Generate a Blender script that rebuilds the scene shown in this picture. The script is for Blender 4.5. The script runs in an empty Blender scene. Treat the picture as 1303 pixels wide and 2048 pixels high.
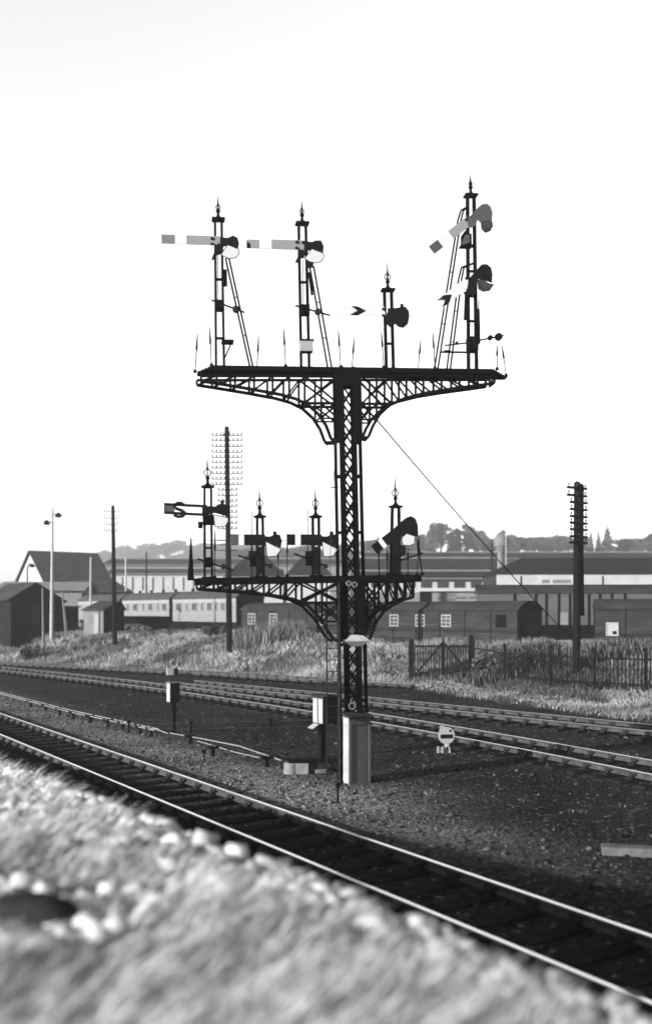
import bpy, bmesh, math, random
import numpy as np
from mathutils import Vector, Matrix
R = math.radians
random.seed(7); rng = np.random.default_rng(11)
scene = bpy.context.scene
COL = scene.collection

# ---------------------------------------------------------------- camera geometry (used to turn survey pixels into ground points)
K, CX, HY, H = 2000.0, 651.5, 1222.0, 3.56
def P(px, py, Y): return Vector(((px-CX)*Y/K, Y, H-(py-HY)*Y/K))
def G(px, py, z=0.0):
    Y = K*(H-z)/(py-HY); return Vector(((px-CX)*Y/K, Y, z))

# ---------------------------------------------------------------- materials (all neutral greys)
MATS = {}
DIM = .62
def mat(name, lo, hi=None, scale=6.0, rough=0.85, bump=0.0, bscale=None, metallic=0.0, spec=0.0, planks=None, stretch=None, streak=0.0):
    m = bpy.data.materials.new(name); m.use_nodes = True; MATS[name] = m
    nt = m.node_tree; N = nt.nodes; Lk = nt.links
    bs = N['Principled BSDF']; bs.inputs['Roughness'].default_value = rough
    bs.inputs['Metallic'].default_value = metallic; bs.inputs['Specular IOR Level'].default_value = spec
    if hi is None: hi = lo
    if not metallic and hi < .4: lo, hi = lo*DIM, hi*DIM
    tc = N.new('ShaderNodeTexCoord'); src = tc.outputs['Object']
    if stretch:
        mp = N.new('ShaderNodeMapping'); mp.inputs['Scale'].default_value = stretch; Lk.new(src, mp.inputs[0]); nsrc = mp.outputs[0]
    else: nsrc = src
    n1 = N.new('ShaderNodeTexNoise'); n1.inputs['Scale'].default_value = scale; n1.inputs['Detail'].default_value = 6; n1.inputs['Roughness'].default_value = .65
    Lk.new(nsrc, n1.inputs['Vector'])
    cr = N.new('ShaderNodeMapRange'); cr.inputs['From Min'].default_value = .3; cr.inputs['From Max'].default_value = .7
    cr.inputs['To Min'].default_value = lo; cr.inputs['To Max'].default_value = hi
    Lk.new(n1.outputs['Fac'], cr.inputs['Value']); val = cr.outputs[0]
    hgt = n1.outputs['Fac']
    if planks:                                   # (axis, board width, gap fraction, strength, per-board variation)
        ax, wd, gap, stg, pv = planks
        sx = N.new('ShaderNodeSeparateXYZ'); Lk.new(src, sx.inputs[0])
        dv = N.new('ShaderNodeMath'); dv.operation = 'DIVIDE'; dv.inputs[1].default_value = wd; Lk.new(sx.outputs[ax], dv.inputs[0])
        fr = N.new('ShaderNodeMath'); fr.operation = 'FRACT'; Lk.new(dv.outputs[0], fr.inputs[0])
        gt = N.new('ShaderNodeMath'); gt.operation = 'LESS_THAN'; gt.inputs[1].default_value = gap; Lk.new(fr.outputs[0], gt.inputs[0])
        fl = N.new('ShaderNodeMath'); fl.operation = 'FLOOR'; Lk.new(dv.outputs[0], fl.inputs[0])
        wn = N.new('ShaderNodeTexWhiteNoise'); wn.noise_dimensions = '1D'; Lk.new(fl.outputs[0], wn.inputs['W'])
        pr = N.new('ShaderNodeMapRange'); pr.inputs['To Min'].default_value = 1-pv; pr.inputs['To Max'].default_value = 1+pv; Lk.new(wn.outputs['Value'], pr.inputs['Value'])
        m1 = N.new('ShaderNodeMath'); m1.operation = 'MULTIPLY'; Lk.new(val, m1.inputs[0]); Lk.new(pr.outputs[0], m1.inputs[1])
        gm = N.new('ShaderNodeMapRange'); gm.inputs['To Min'].default_value = 1; gm.inputs['To Max'].default_value = 1-stg; Lk.new(gt.outputs[0], gm.inputs['Value'])
        m2 = N.new('ShaderNodeMath'); m2.operation = 'MULTIPLY'; Lk.new(m1.outputs[0], m2.inputs[0]); Lk.new(gm.outputs[0], m2.inputs[1]); val = m2.outputs[0]
    cc = N.new('ShaderNodeCombineColor')
    for k in range(3): Lk.new(val, cc.inputs[k])
    Lk.new(cc.outputs[0], bs.inputs['Base Color'])
    if bump:
        nb = N.new('ShaderNodeTexNoise'); nb.inputs['Scale'].default_value = bscale or scale*4; nb.inputs['Detail'].default_value = 5
        Lk.new(src, nb.inputs['Vector'])
        b = N.new('ShaderNodeBump'); b.inputs['Strength'].default_value = bump; b.inputs['Distance'].default_value = .02
        Lk.new(nb.outputs['Fac'], b.inputs['Height']); Lk.new(b.outputs[0], bs.inputs['Normal'])
    return m

mat('iron', .0015, .005, 9, .75, .15, 40, spec=.0)
mat('iron_worn', .005, .02, 7, .6, .2, 40)
mat('iron_pale', .06, .13, 5, .7)
mat('arm_grey', .135, .175, 12, .7, stretch=(1, 1, 6))
mat('arm_grey_mid', .09, .125, 10, .7)
mat('arm_dark', .003, .009, 8, .6, spec=.0)
mat('arm_mid', .035, .06, 14, .65)
mat('arm_white', .37, .395, 8, .55)
mat('plate_dark', .003, .009, 6, .6, spec=.0)
mat('lens_pale', .34, .37, 5, .4)
mat('lens_grey', .012, .045, 5, .45)
mat('white_paint', .18, .23, 4, .6)
mat('white_dirty', .16, .26, 4, .7, .2, 30)
mat('rail_side', .022, .052, 5, .7, .2, 40)
mat('rail_top', .62, .72, 8, .22, metallic=1.0)
mat('chair_iron', .008, .02, 8, .7, .3, 40)
mat('sleeper', .006, .018, 3, .9, .4, 30, stretch=(1, 1, 1))
mat('concrete', .09, .16, 5, .9, .3, 40)
mat('slab', .045, .09, 6, .9, .4, 30)
mat('creosote', .002, .008, 4, .8, .3, 30, stretch=(6, 6, .6), spec=.0)
mat('pole_grey', .07, .14, 4, .85, .3, 30, stretch=(6, 6, .5))
mat('pole_white', .2, .28, 3, .8)
mat('insulator', .02, .04, 6, .3)
mat('cab_wood', .075, .105, 3, .9, .2, 40, planks=(0, .095, .07, .35, .06), stretch=(10, 10, 1.2))
mat('cab_dark', .006, .014, 4, .6, .2, 30, spec=.0)
mat('cab_roof', .015, .03, 5, .8, .2, 30)
mat('van_wood', .010, .028, 2.2, .85, .2, 30, planks=(2, .17, .09, .55, .28), stretch=(.35, .35, 3))
mat('van_roof', .014, .028, 1.4, .9, .2, 10, stretch=(.5, 1, 1))
mat('van_dark', .002, .006, 3, .8, spec=.0)
mat('coach_side', .11, .14, 1.5, .6, stretch=(.4, .4, 2))
mat('coach_band', .15, .19, 1.5, .6)
mat('coach_roof', .03, .05, 1, .85)
mat('glass_dark', .008, .03, 2.5, .12, spec=.6)
mat('dock_side', .045, .065, 1, .8, stretch=(.6, .6, 1.2), planks=(2, .9, .03, .35, .1))
mat('hut_board', .075, .13, 2, .85, planks=(0, .16, .08, .3, .15), stretch=(4, 4, .6))
mat('hut_shaded_end', .005, .011, 3, .85, planks=(1, .16, .08, .4, .1))  # the hut's boards darkened for its end, shade put into the colour
mat('shed_dark', .006, .016, 2, .85, planks=(0, .2, .1, .4, .2))
mat('slate', .022, .038, .8, .85, planks=(2, .5, .08, .25, .12))
mat('slate_dark', .009, .015, .5, .85, planks=(2, .6, .08, .15, .06))
mat('slate_old', .016, .045, .35, .85, planks=(2, 1.1, .1, .25, .2))
mat('brick', .015, .03, 1.2, .9)
mat('brick_pale', .10, .14, 1.0, .9)
mat('fascia', .22, .30, .6, .7)
mat('letter', .03, .05, 3, .8)
mat('fence_wood', .003, .010, 4, .9, stretch=(5, 5, .6))
mat('wire', .02, .03, 3, .6)
mat('bark', .02, .04, 3, .95)
mat('mound', .012, .028, 3, .9, .3, 20)
mat('stone', .52, .86, 7, .95, .5, 45)
mat('pebble', .10, .5, .9, .95)

def attr_mix(name, attr, lo, hi, rough=.95):
    """grey from a per-vertex value: plant / stone colour varying by tuft, with shade put in at the brambles"""
    m = bpy.data.materials.new(name); m.use_nodes = True; MATS[name] = m
    nt = m.node_tree; N = nt.nodes; Lk = nt.links; bs = N['Principled BSDF']
    bs.inputs['Roughness'].default_value = rough; bs.inputs['Specular IOR Level'].default_value = 0
    a = N.new('ShaderNodeAttribute'); a.attribute_name = attr
    mr = N.new('ShaderNodeMapRange'); mr.inputs['To Min'].default_value = lo*DIM; mr.inputs['To Max'].default_value = hi*DIM
    Lk.new(a.outputs['Fac'], mr.inputs['Value'])
    cc = N.new('ShaderNodeCombineColor')
    for k in range(3): Lk.new(mr.outputs[0], cc.inputs[k])
    Lk.new(cc.outputs[0], bs.inputs['Base Color'])
    return m
attr_mix('grass', 'tone', .03, .36)
attr_mix('dry_grass', 'tone', .03, .50)
attr_mix('weeds', 'tone', .012, .22)
attr_mix('leaves', 'tone', .02, .07)
attr_mix('stones_near', 'tone', .10, .44)
attr_mix('gravel', 'tone', .005, .12)

# ---------------------------------------------------------------- mesh builder
class MB:
    def __init__(s): s.v = []; s.f = []; s.mi = []; s.cur = 0
    def add(s, vs, fs):
        o = len(s.v); s.v += [Vector(a) for a in vs]
        s.f += [[o+i for i in f] for f in fs]; s.mi += [s.cur]*len(fs); return s
    def obox(s, c, ax, ay, az):                      # centre and three half axes
        c, ax, ay, az = map(Vector, (c, ax, ay, az))
        vs = [c+ax*i+ay*j+az*k for i in (-1, 1) for j in (-1, 1) for k in (-1, 1)]
        return s.add(vs, [(0,1,3,2), (4,6,7,5), (0,4,5,1), (2,3,7,6), (0,2,6,4), (1,5,7,3)])
    def box(s, x0, x1, y0, y1, z0, z1):
        return s.obox(((x0+x1)/2, (y0+y1)/2, (z0+z1)/2), ((x1-x0)/2, 0, 0), (0, (y1-y0)/2, 0), (0, 0, (z1-z0)/2))
    def beam(s, p, q, w, h, side=(0, 1, 0)):         # w across, h along the side vector
        p, q = Vector(p), Vector(q); d = q-p
        if d.length < 1e-6: return s
        dn = d.normalized(); sd = Vector(side); sd = (sd - dn*sd.dot(dn))
        if sd.length < 1e-4: sd = dn.orthogonal()
        sd.normalize(); w_ = dn.cross(sd)
        return s.obox((p+q)/2, d/2, w_*(w/2), sd*(h/2))
    def tube(s, p, q, r0, r1=None, n=8, caps=True):
        p, q = Vector(p), Vector(q); r1 = r0 if r1 is None else r1
        d = (q-p).normalized(); a = d.orthogonal().normalized(); b = d.cross(a)
        vs = []
        for c, r in ((p, r0), (q, r1)):
            for i in range(n):
                t = 2*math.pi*i/n; vs.append(c+(a*math.cos(t)+b*math.sin(t))*r)
        fs = [(i, (i+1) % n, n+(i+1) % n, n+i) for i in range(n)]
        if caps: fs += [tuple(range(n))[::-1], tuple(range(n, 2*n))]
        return s.add(vs, fs)
    def path(s, pts, r, n=6):
        for a, b in zip(pts[:-1], pts[1:]): s.tube(a, b, r, r, n)
        return s
    def lathe(s, c, prof, n=12, axis=(0, 0, 1)):     # prof [(r, h)]
        c = Vector(c); d = Vector(axis).normalized(); a = d.orthogonal().normalized(); b = d.cross(a)
        vs = []; fs = []
        for r, h in prof:
            for i in range(n):
                t = 2*math.pi*i/n; vs.append(c+d*h+(a*math.cos(t)+b*math.sin(t))*max(r, 1e-4))
        for k in range(len(prof)-1):
            for i in range(n): fs.append((k*n+i, k*n+(i+1) % n, (k+1)*n+(i+1) % n, (k+1)*n+i))
        fs += [tuple(range(n))[::-1], tuple(range((len(prof)-1)*n, len(prof)*n))]
        return s.add(vs, fs)
    def ring(s, c, R0, r, ax, ay, n=14, m=6):        # torus in plane ax, ay
        c, ax, ay = Vector(c), Vector(ax), Vector(ay); az = ax.cross(ay).normalized(); vs = []; fs = []
        for i in range(n):
            t = 2*math.pi*i/n; d = ax*math.cos(t)+ay*math.sin(t); dn = d.normalized()
            for j in range(m):
                u = 2*math.pi*j/m; vs.append(c+d*R0+dn*(r*math.cos(u))+az*(r*math.sin(u)))
        for i in range(n):
            for j in range(m): fs.append((i*m+j, ((i+1) % n)*m+j, ((i+1) % n)*m+(j+1) % m, i*m+(j+1) % m))
        return s.add(vs, fs)
    def prism(s, pts, off):                          # planar polygon extruded by the offset vector
        off = Vector(off); pts = [Vector(p) for p in pts]; n = len(pts)
        vs = [p-off/2 for p in pts]+[p+off/2 for p in pts]
        return s.add(vs, [tuple(range(n))[::-1], tuple(range(n, 2*n))]+[(i, (i+1) % n, n+(i+1) % n, n+i) for i in range(n)])
    def build(s, name, mats, parent=None, xf=None, smooth=False, bevel=0):
        me = bpy.data.meshes.new(name)
        vs = [xf @ v for v in s.v] if xf else s.v
        me.from_pydata([tuple(v) for v in vs], [], s.f)
        if not isinstance(mats, (list, tuple)): mats = [mats]
        for m in mats: me.materials.append(MATS[m])
        me.polygons.foreach_set('material_index', s.mi)
        bm = bmesh.new(); bm.from_mesh(me); bmesh.ops.recalc_face_normals(bm, faces=bm.faces); bm.to_mesh(me); bm.free()
        if smooth: me.polygons.foreach_set('use_smooth', [True]*len(me.polygons))
        o = bpy.data.objects.new(name, me); COL.objects.link(o)
        if parent: o.parent = parent
        if bevel:
            b = o.modifiers.new('bevel', 'BEVEL'); b.width = bevel; b.segments = 2; b.limit_method = 'ANGLE'
        return o

INV = {}
def tag(o, label=None, cat=None, group=None, kind=None):
    if label: o['label'] = label
    if cat: o['category'] = cat
    if group: o['group'] = group
    if kind: o['kind'] = kind
    return o
def thing(name, label, cat, loc=(0, 0, 0), rz=0.0, group=None, M=None):
    o = bpy.data.objects.new(name, None); COL.objects.link(o); o.empty_display_size = .2
    M = M or (Matrix.Translation(Vector(loc)) @ Matrix.Rotation(rz, 4, 'Z'))
    o.matrix_world = M; INV[o] = M.inverted()
    return tag(o, label, cat, group)
def solo(name, mb, mats, label, cat, base, group=None, kind=None, **kw):   # a thing that is one mesh, its origin at its base
    o = mb.build(name, mats, None, Matrix.Translation(-Vector(base)), **kw); o.location = base
    return tag(o, label, cat, group, kind)
def copy_tree(o, parent=None):
    c = o.copy(); COL.objects.link(c)
    if parent: c.parent = parent
    for ch in list(o.children): copy_tree(ch, c)
    return c
def fast_mesh(name, verts, faces, matname, attr=None):
    """big triangle/quad soups straight from numpy"""
    me = bpy.data.meshes.new(name); nf, k = faces.shape
    me.vertices.add(len(verts)); me.vertices.foreach_set('co', verts.astype(np.float32).ravel())
    me.loops.add(nf*k); me.loops.foreach_set('vertex_index', faces.astype(np.int32).ravel())
    me.polygons.add(nf); me.polygons.foreach_set('loop_start', np.arange(0, nf*k, k, dtype=np.int32))
    me.polygons.foreach_set('loop_total', np.full(nf, k, dtype=np.int32))
    me.materials.append(MATS[matname])
    if attr is not None:
        a = me.attributes.new('tone', 'FLOAT', 'POINT'); a.data.foreach_set('value', attr.astype(np.float32))
    me.update(calc_edges=True); me.validate()
    return me
def link(name, me, loc=(0, 0, 0)):
    o = bpy.data.objects.new(name, me); COL.objects.link(o); o.location = loc; return o

# ---------------------------------------------------------------- sky, sun, camera
w = bpy.data.worlds.new('World'); scene.world = w; w.use_nodes = True
nt = w.node_tree; bg = nt.nodes['Background']
sky = nt.nodes.new('ShaderNodeTexSky'); sky.sky_type = 'NISHITA'; sky.sun_disc = False
SUN_EL = R(15.0); SUN_AZ = math.atan2(-.80, -.60)          # towards the sun: behind and left of the camera
sky.sun_elevation = SUN_EL; sky.sun_rotation = SUN_AZ; sky.dust_density = .1; sky.air_density = 2.9; sky.ozone_density = 0.0
bw = nt.nodes.new('ShaderNodeRGBToBW')
nt.links.new(sky.outputs[0], bw.inputs[0]); nt.links.new(bw.outputs[0], bg.inputs['Color'])
bg.inputs['Strength'].default_value = .071
sd = bpy.data.lights.new('sun', 'SUN'); sd.energy = 5.0; sd.angle = R(.6); sd.color = (1, .995, .985)
so = bpy.data.objects.new('sun', sd); COL.objects.link(so)
sv = Vector((-.80*math.cos(SUN_EL), -.60*math.cos(SUN_EL), math.sin(SUN_EL)))
so.rotation_euler = sv.to_track_quat('Z', 'Y').to_euler(); so.location = (-20, -20, 30)
cd = bpy.data.cameras.new('camera'); cam = bpy.data.objects.new('camera', cd); COL.objects.link(cam); scene.camera = cam
cam.location = (0, 0, H); cam.rotation_euler = (R(90), 0, 0)
cd.sensor_fit = 'VERTICAL'; cd.sensor_height = 36; cd.lens = 36*K/2048; cd.shift_y = (HY-1024)/2048
cd.clip_start = .1; cd.clip_end = 6000
cd.dof.use_dof = True; cd.dof.focus_distance = 27; cd.dof.aperture_fstop = cd.lens/45.0*.72
scene.view_settings.view_transform = 'Standard'; scene.view_settings.look = 'None'; scene.view_settings.exposure = 2.25
scene.render.engine = 'CYCLES'; scene.cycles.use_denoising = True; scene.cycles.max_bounces = 6
scene.cycles.volume_bounces = 0; scene.cycles.filter_width = 1.6

# ---------------------------------------------------------------- ground
def smooth(a, b, x): 
    t = np.clip((x-a)/(b-a), 0, 1); return t*t*(3-2*t)
GX = np.array([-400, -60, -40, -20.2, -5.9, -.7, 3.9, 7, 10.4, 16, 30, 80, 400.])
GY = np.array([300, 97, 82, 68.4, 58.2, 53.6, 49.0, 41.6, 34.8, 28.5, 18, 5, -20.])
def gline(X): return np.interp(X, GX, GY)
def noise2(X, Y, s, seed=0):
    r = np.random.default_rng(seed); z = 0
    for k in range(6):
        a = r.uniform(0, 6.28); f = s*(1+.9*k); z = z+np.sin((X*np.cos(a)+Y*np.sin(a))*f+r.uniform(0, 6.28))*(1/(1+.6*k))
    return z/3
CT, ST = .848, .529
def bank_top(t): return 1.22+np.clip(15-t, -6, 8)*.085
_px = np.linspace(-500, 1500, 240); _yo = 313+.352*(_px-47)+np.where(_px > 900, (_px-900)*.05, 0); _t = np.full(240, 9.0)
for _ in range(60):
    _Y = 2000*(H-bank_top(_t)-.06)/_yo; _t = .7*_t+.3*(_Y*(CT-(_px-CX)/2000*ST))
_e = CT*_Y*((_px-CX)/2000+.624)-.04; _o = np.argsort(_t)
def bank_edge(t): return np.interp(t, _t[_o], _e[_o])
def zt(X, Y):
    X = np.asarray(X, float); Y = np.asarray(Y, float)
    z = np.full(np.broadcast(X, Y).shape, -.235)+noise2(X, Y, .9, 3)*.018
    p = X*ST+Y*CT; t = -X*ST+Y*CT
    p = (X+.624*Y)*CT; 
    # the spoil bank the photographer stands on
    e = bank_edge(t)+noise2(X, Y, 1.6, 5)*.10
    hb = bank_top(t); plateau = hb+smooth(0, 4.2, e-p)*(.22)
    z = z+(plateau+.235)*(1-smooth(-.05, .8, p-e))
    # grassy rise beyond the sidings
    d = Y-gline(X); k = smooth(1, 8, X)
    rise = smooth(.3, 8.5, d)*(1-k)+smooth(6, 19, d)*k
    z = z+rise*1.9+smooth(0, 1.0, d)*.12+np.where(d > 0, noise2(X, Y, .5, 9)*.16*smooth(0, 6, d), 0)
    # far hill
    z = z+smooth(190, 330, Y)*(17+3*np.sin(X*.013+.6))*smooth(-118, -60, X+ (Y-330)*.12) + smooth(330, 700, Y)*9*smooth(-150, -60, X)
    z = z+smooth(480, 880, Y)*34*smooth(-400, -230, X)*(1-smooth(-60, 60, X))
    return z
xs = np.unique(np.concatenate([np.arange(-26, 22, .24), np.arange(-60, -26, 1.0), np.arange(22, 60, 1.0), np.arange(-200, -60, 8), np.arange(60, 200, 8), np.linspace(-3000, -200, 14), np.linspace(200, 3000, 14)]))
ys = np.unique(np.concatenate([np.arange(-4, 74, .24), np.arange(74, 130, 1.5), np.arange(-40, -4, 3), np.arange(130, 500, 7), np.linspace(500, 3500, 22)]))
XX, YY = np.meshgrid(xs, ys); ZZ = zt(XX, YY)
nx, ny = len(xs), len(ys)
V = np.stack([XX.ravel(), YY.ravel(), ZZ.ravel()], 1)
ii, jj = np.meshgrid(np.arange(nx-1), np.arange(ny-1)); a0 = (jj*nx+ii).ravel()
F = np.stack([a0, a0+1, a0+1+nx, a0+nx], 1)
gm = bpy.data.materials.new('ground'); gm.use_nodes = True; MATS['ground'] = gm
me = fast_mesh('ground', V, F, 'ground')
d = YY-gline(XX); pp = (XX+.624*YY)*CT; tt = -XX*ST+YY*CT
bankm = 1-smooth(.2, 1.0, pp-(bank_edge(tt)))
grassm = smooth(-.2, .5, d+noise2(XX, YY, 1.3, 8)*.5)
strip = np.exp(-((pp-10.6-.0*tt)/1.3)**2)*smooth(8, 18, tt)+.9*np.exp(-(((XX+1.0)/2.6)**2+((YY-20.6)/2.0)**2))
gravelm = np.clip(strip*(.75+.5*noise2(XX, YY, 1.7, 21)), 0, 1)
for nm, arr in (('m_bank', bankm), ('m_grass', grassm), ('m_gravel', gravelm)):
    at = me.attributes.new(nm, 'FLOAT', 'POINT'); at.data.foreach_set('value', arr.ravel().astype(np.float32))
me.polygons.foreach_set('use_smooth', np.ones(len(F), dtype=bool))
ground = link('ground', me); tag(ground, 'dark ash ballast and grassy ground of the railway yard', None, None, 'structure')
N = gm.node_tree.nodes; Lk = gm.node_tree.links; bs = N['Principled BSDF']; bs.inputs['Roughness'].default_value = 1; bs.inputs['Specular IOR Level'].default_value = 0
tc = N.new('ShaderNodeTexCoord')
def tex_noise(s, dtl=6, r=.65):
    n = N.new('ShaderNodeTexNoise'); n.inputs['Scale'].default_value = s; n.inputs['Detail'].default_value = dtl; n.inputs['Roughness'].default_value = r
    Lk.new(tc.outputs['Object'], n.inputs['Vector']); return n.outputs['Fac']
def mrange(src, a, b, lo, hi):
    m = N.new('ShaderNodeMapRange'); m.inputs['From Min'].default_value = a; m.inputs['From Max'].default_value = b
    m.inputs['To Min'].default_value = lo; m.inputs['To Max'].default_value = hi; Lk.new(src, m.inputs['Value']); return m.outputs[0]
def mth(op, a, b):
    m = N.new('ShaderNodeMath'); m.operation = op
    for i, x in enumerate((a, b)):
        if isinstance(x, (int, float)): m.inputs[i].default_value = x
        else: Lk.new(x, m.inputs[i])
    return m.outputs[0]
def mixf(f, a, b):
    m = N.new('ShaderNodeMix'); m.data_type = 'FLOAT'
    for s_, x in ((m.inputs[0], f), (m.inputs[2], a), (m.inputs[3], b)):
        if isinstance(x, (int, float)): s_.default_value = x
        else: Lk.new(x, s_)
    return m.outputs[0]
def attrf(n):
    a = N.new('ShaderNodeAttribute'); a.attribute_name = n; return a.outputs['Fac']
vo = N.new('ShaderNodeTexVoronoi'); vo.inputs['Scale'].default_value = 16; Lk.new(tc.outputs['Object'], vo.inputs['Vector'])
vs_ = N.new('ShaderNodeSeparateColor'); Lk.new(vo.outputs['Color'], vs_.inputs[0])
speck = mrange(vs_.outputs[0], .0, 1, .55, 1.6); rare = mrange(vs_.outputs[1], .965, .97, 0, 1)
ash = mth('MULTIPLY', mth('MULTIPLY', mrange(tex_noise(.35), .25, .75, .007, .022), speck), mrange(tex_noise(5), .3, .7, .6, 1.5))
ash = mixf(mth('MULTIPLY', rare, .7), ash, .12)
grv = mth('MULTIPLY', mrange(tex_noise(9), .3, .7, .05, .17), speck)
base = mixf(attrf('m_gravel'), ash, grv)
grs = mth('MULTIPLY', mrange(tex_noise(.8), .3, .7, .02, .06), mrange(tex_noise(7), .3, .7, .6, 1.4))
base = mixf(attrf('m_grass'), base, grs)
bnk = mth('MULTIPLY', mrange(tex_noise(6), .3, .7, .25, .5), speck)
base = mixf(attrf('m_bank'), base, bnk)
cc = N.new('ShaderNodeCombineColor')
base = mth('MULTIPLY', base, DIM)
for k in range(3): Lk.new(base, cc.inputs[k])
Lk.new(cc.outputs[0], bs.inputs['Base Color'])
bp = N.new('ShaderNodeBump'); bp.inputs['Strength'].default_value = 1; bp.inputs['Distance'].default_value = .05
hsum = mth('ADD', mth('MULTIPLY', vo.outputs['Distance'], -.6), tex_noise(14)); Lk.new(hsum, bp.inputs['Height']); Lk.new(bp.outputs[0], bs.inputs['Normal'])
def zg(x, y): return float(zt(np.array([x]), np.array([y]))[0])

# ---------------------------------------------------------------- loose stone and gravel (uncountable: one mesh each)
def rock_soup(cx, cy, cz, size, tone, seed, flat=.7):
    """irregular 6-sided pebbles: a distorted octahedron per stone"""
    r = np.random.default_rng(seed); n = len(cx)
    base = np.array([[1,0,0],[0,1,0],[-1,0,0],[0,-1,0],[.1,.1,1],[0,0,-1],[.75,.72,.25],[-.7,.7,.3],[-.72,-.7,.2],[.7,-.72,.3]], float)
    fac = np.array([[0,6,4],[6,1,4],[1,7,4],[7,2,4],[2,8,4],[8,3,4],[3,9,4],[9,0,4],[6,0,5],[1,6,5],[7,1,5],[2,7,5],[8,2,5],[3,8,5],[9,3,5],[0,9,5]])
    v = base[None]*(1+r.uniform(-.35, .35, (n, 10, 1)))*size[:, None, None]*np.array([1, 1, flat])*r.uniform(.7, 1.25, (n, 1, 3))
    a = r.uniform(0, 6.28, n); c, s = np.cos(a)[:, None], np.sin(a)[:, None]
    x = v[..., 0]*c-v[..., 1]*s; y = v[..., 0]*s+v[..., 1]*c; z = v[..., 2]
    tl = r.uniform(-.5, .5, (n, 1)); z, x = z*np.cos(tl)+x*np.sin(tl), x*np.cos(tl)-z*np.sin(tl)
    verts = np.stack([x+cx[:, None], y+cy[:, None], z+cz[:, None]], -1).reshape(-1, 3)
    faces = (fac[None]+(np.arange(n)*10)[:, None, None]).reshape(-1, 3)
    return verts, faces, np.repeat(tone, 10)
n = 120000
Yr = 2.0+rng.power(.6, n)*19; Xr = rng.uniform(-9, 6, n)
pr = (Xr+.624*Yr)*CT; tr = -Xr*ST+Yr*CT; er = bank_edge(tr)
ok = (pr < er+.5) & (np.abs(Xr) < Yr*.36+.8)
Xr, Yr = Xr[ok], Yr[ok]; sz = np.clip(rng.lognormal(-3.45, .55, len(Xr)), .016, .12)
v_, f_, t_ = rock_soup(Xr, Yr, zt(Xr, Yr)+sz*.25, sz, np.clip(rng.beta(2.2, 1.1, len(Xr)), 0, 1), 2)
o = link('ballast_stones', fast_mesh('ballast_stones', v_, f_, 'stones_near', t_)); tag(o, 'pale broken stones heaped on the bank in the foreground', None, None, 'stuff')
n = 30000
Yr = 12+rng.power(.9, n)*34; Xr = rng.uniform(-.36, .36, n)*Yr
pr = (Xr+.624*Yr)*CT; tr = -Xr*ST+Yr*CT; d_ = Yr-gline(Xr)
st = np.exp(-((pr-10.6)/1.3)**2)*smooth(8, 18, tr)+.9*np.exp(-(((Xr+1.0)/2.6)**2+((Yr-20.6)/2.0)**2))
ok = (pr > 6.4) & (d_ < 0) & (rng.uniform(0, 1, n) < .14+.9*st)
Xr, Yr, st = Xr[ok], Yr[ok], st[ok]; sz = np.clip(rng.lognormal(-3.6, .4, len(Xr)), .012, .075)
v_, f_, t_ = rock_soup(Xr, Yr, zt(Xr, Yr)+sz*.2, sz, np.clip(rng.beta(1.0, 5.0, len(Xr))+st*.45*rng.uniform(0, 1, len(Xr)), 0, 1), 4)
o = link('loose_gravel', fast_mesh('loose_gravel', v_, f_, 'gravel', t_)); tag(o, 'loose gravel and clinker strewn between the tracks', None, None, 'stuff')

# ---------------------------------------------------------------- grass
def blades(X, Y, Z, h, wd, tone, per, seed, spread=.12, lean=.45, bias=(0, 0)):
    r = np.random.default_rng(seed); n = len(X); X, Y, Z, h, tone = (np.repeat(q, per) for q in (X, Y, Z, h, tone)); m = n*per
    X = X+r.normal(0, spread, m); Y = Y+r.normal(0, spread, m); h = h*r.uniform(.5, 1.2, m)
    a = r.uniform(0, 6.28, m); dx, dy = np.cos(a)*wd/2, np.sin(a)*wd/2
    lx, ly = (r.normal(0, lean, m)+bias[0])*h, (r.normal(0, lean, m)+bias[1])*h
    A = np.stack([X-dx, Y-dy, Z-.03], 1); B = np.stack([X+dx, Y+dy, Z-.03], 1)
    C = np.stack([X+lx*.45+dx*.6, Y+ly*.45+dy*.6, Z+h*.62], 1); D = np.stack([X+lx*.45-dx*.6, Y+ly*.45-dy*.6, Z+h*.62], 1)
    E = np.stack([X+lx, Y+ly, Z+h], 1); E2 = E+np.stack([dx, dy, 0*dx], 1)*.3
    vv = np.stack([A, B, C, D, E, E2], 1).reshape(-1, 3); k = np.arange(m)[:, None]*6
    ff = np.concatenate([k+np.array([[0, 1, 2, 3]]), k+np.array([[3, 2, 5, 4]])])
    return vv, ff, np.repeat(np.clip(tone+r.normal(0, .12, m), 0, 1), 6)
n = 120000
Yr = rng.uniform(26, 88, n); Xr = rng.uniform(-.36, .36, n)*Yr
d_ = Yr-gline(Xr)
wall = np.interp(Xr, [-30, -16, -9, -6, 4, 11, 20], [86, 83, 84, 78, 64, 58, 52])
ok = (d_ > .15) & (Yr < wall) & (rng.uniform(0, 1, n) < .22+.9*smooth(-.45, .45, noise2(Xr, Yr, .9, 31)))
Xr, Yr = Xr[ok], Yr[ok]; d_ = Yr-gline(Xr)
tone = np.clip(.44+.5*noise2(Xr, Yr, .7, 13)+.32*noise2(Xr, Yr, 2.2, 14), 0, 1)
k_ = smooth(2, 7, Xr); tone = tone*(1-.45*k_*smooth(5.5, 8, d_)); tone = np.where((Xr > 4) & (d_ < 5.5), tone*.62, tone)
hh = .22+.16*np.clip(noise2(Xr, Yr, 1.1, 17), -1, 1)+.06*(1-k_)
tone = np.where((Xr > 6.3) & (Xr < 11.4) & (d_ > 5.8) & (Yr < 52.5), tone*.25, tone)  # bramble patch: its shade put into a darker grass tone
hh = np.where((Xr > 3) & (d_ < 6), hh*.5, hh)
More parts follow.
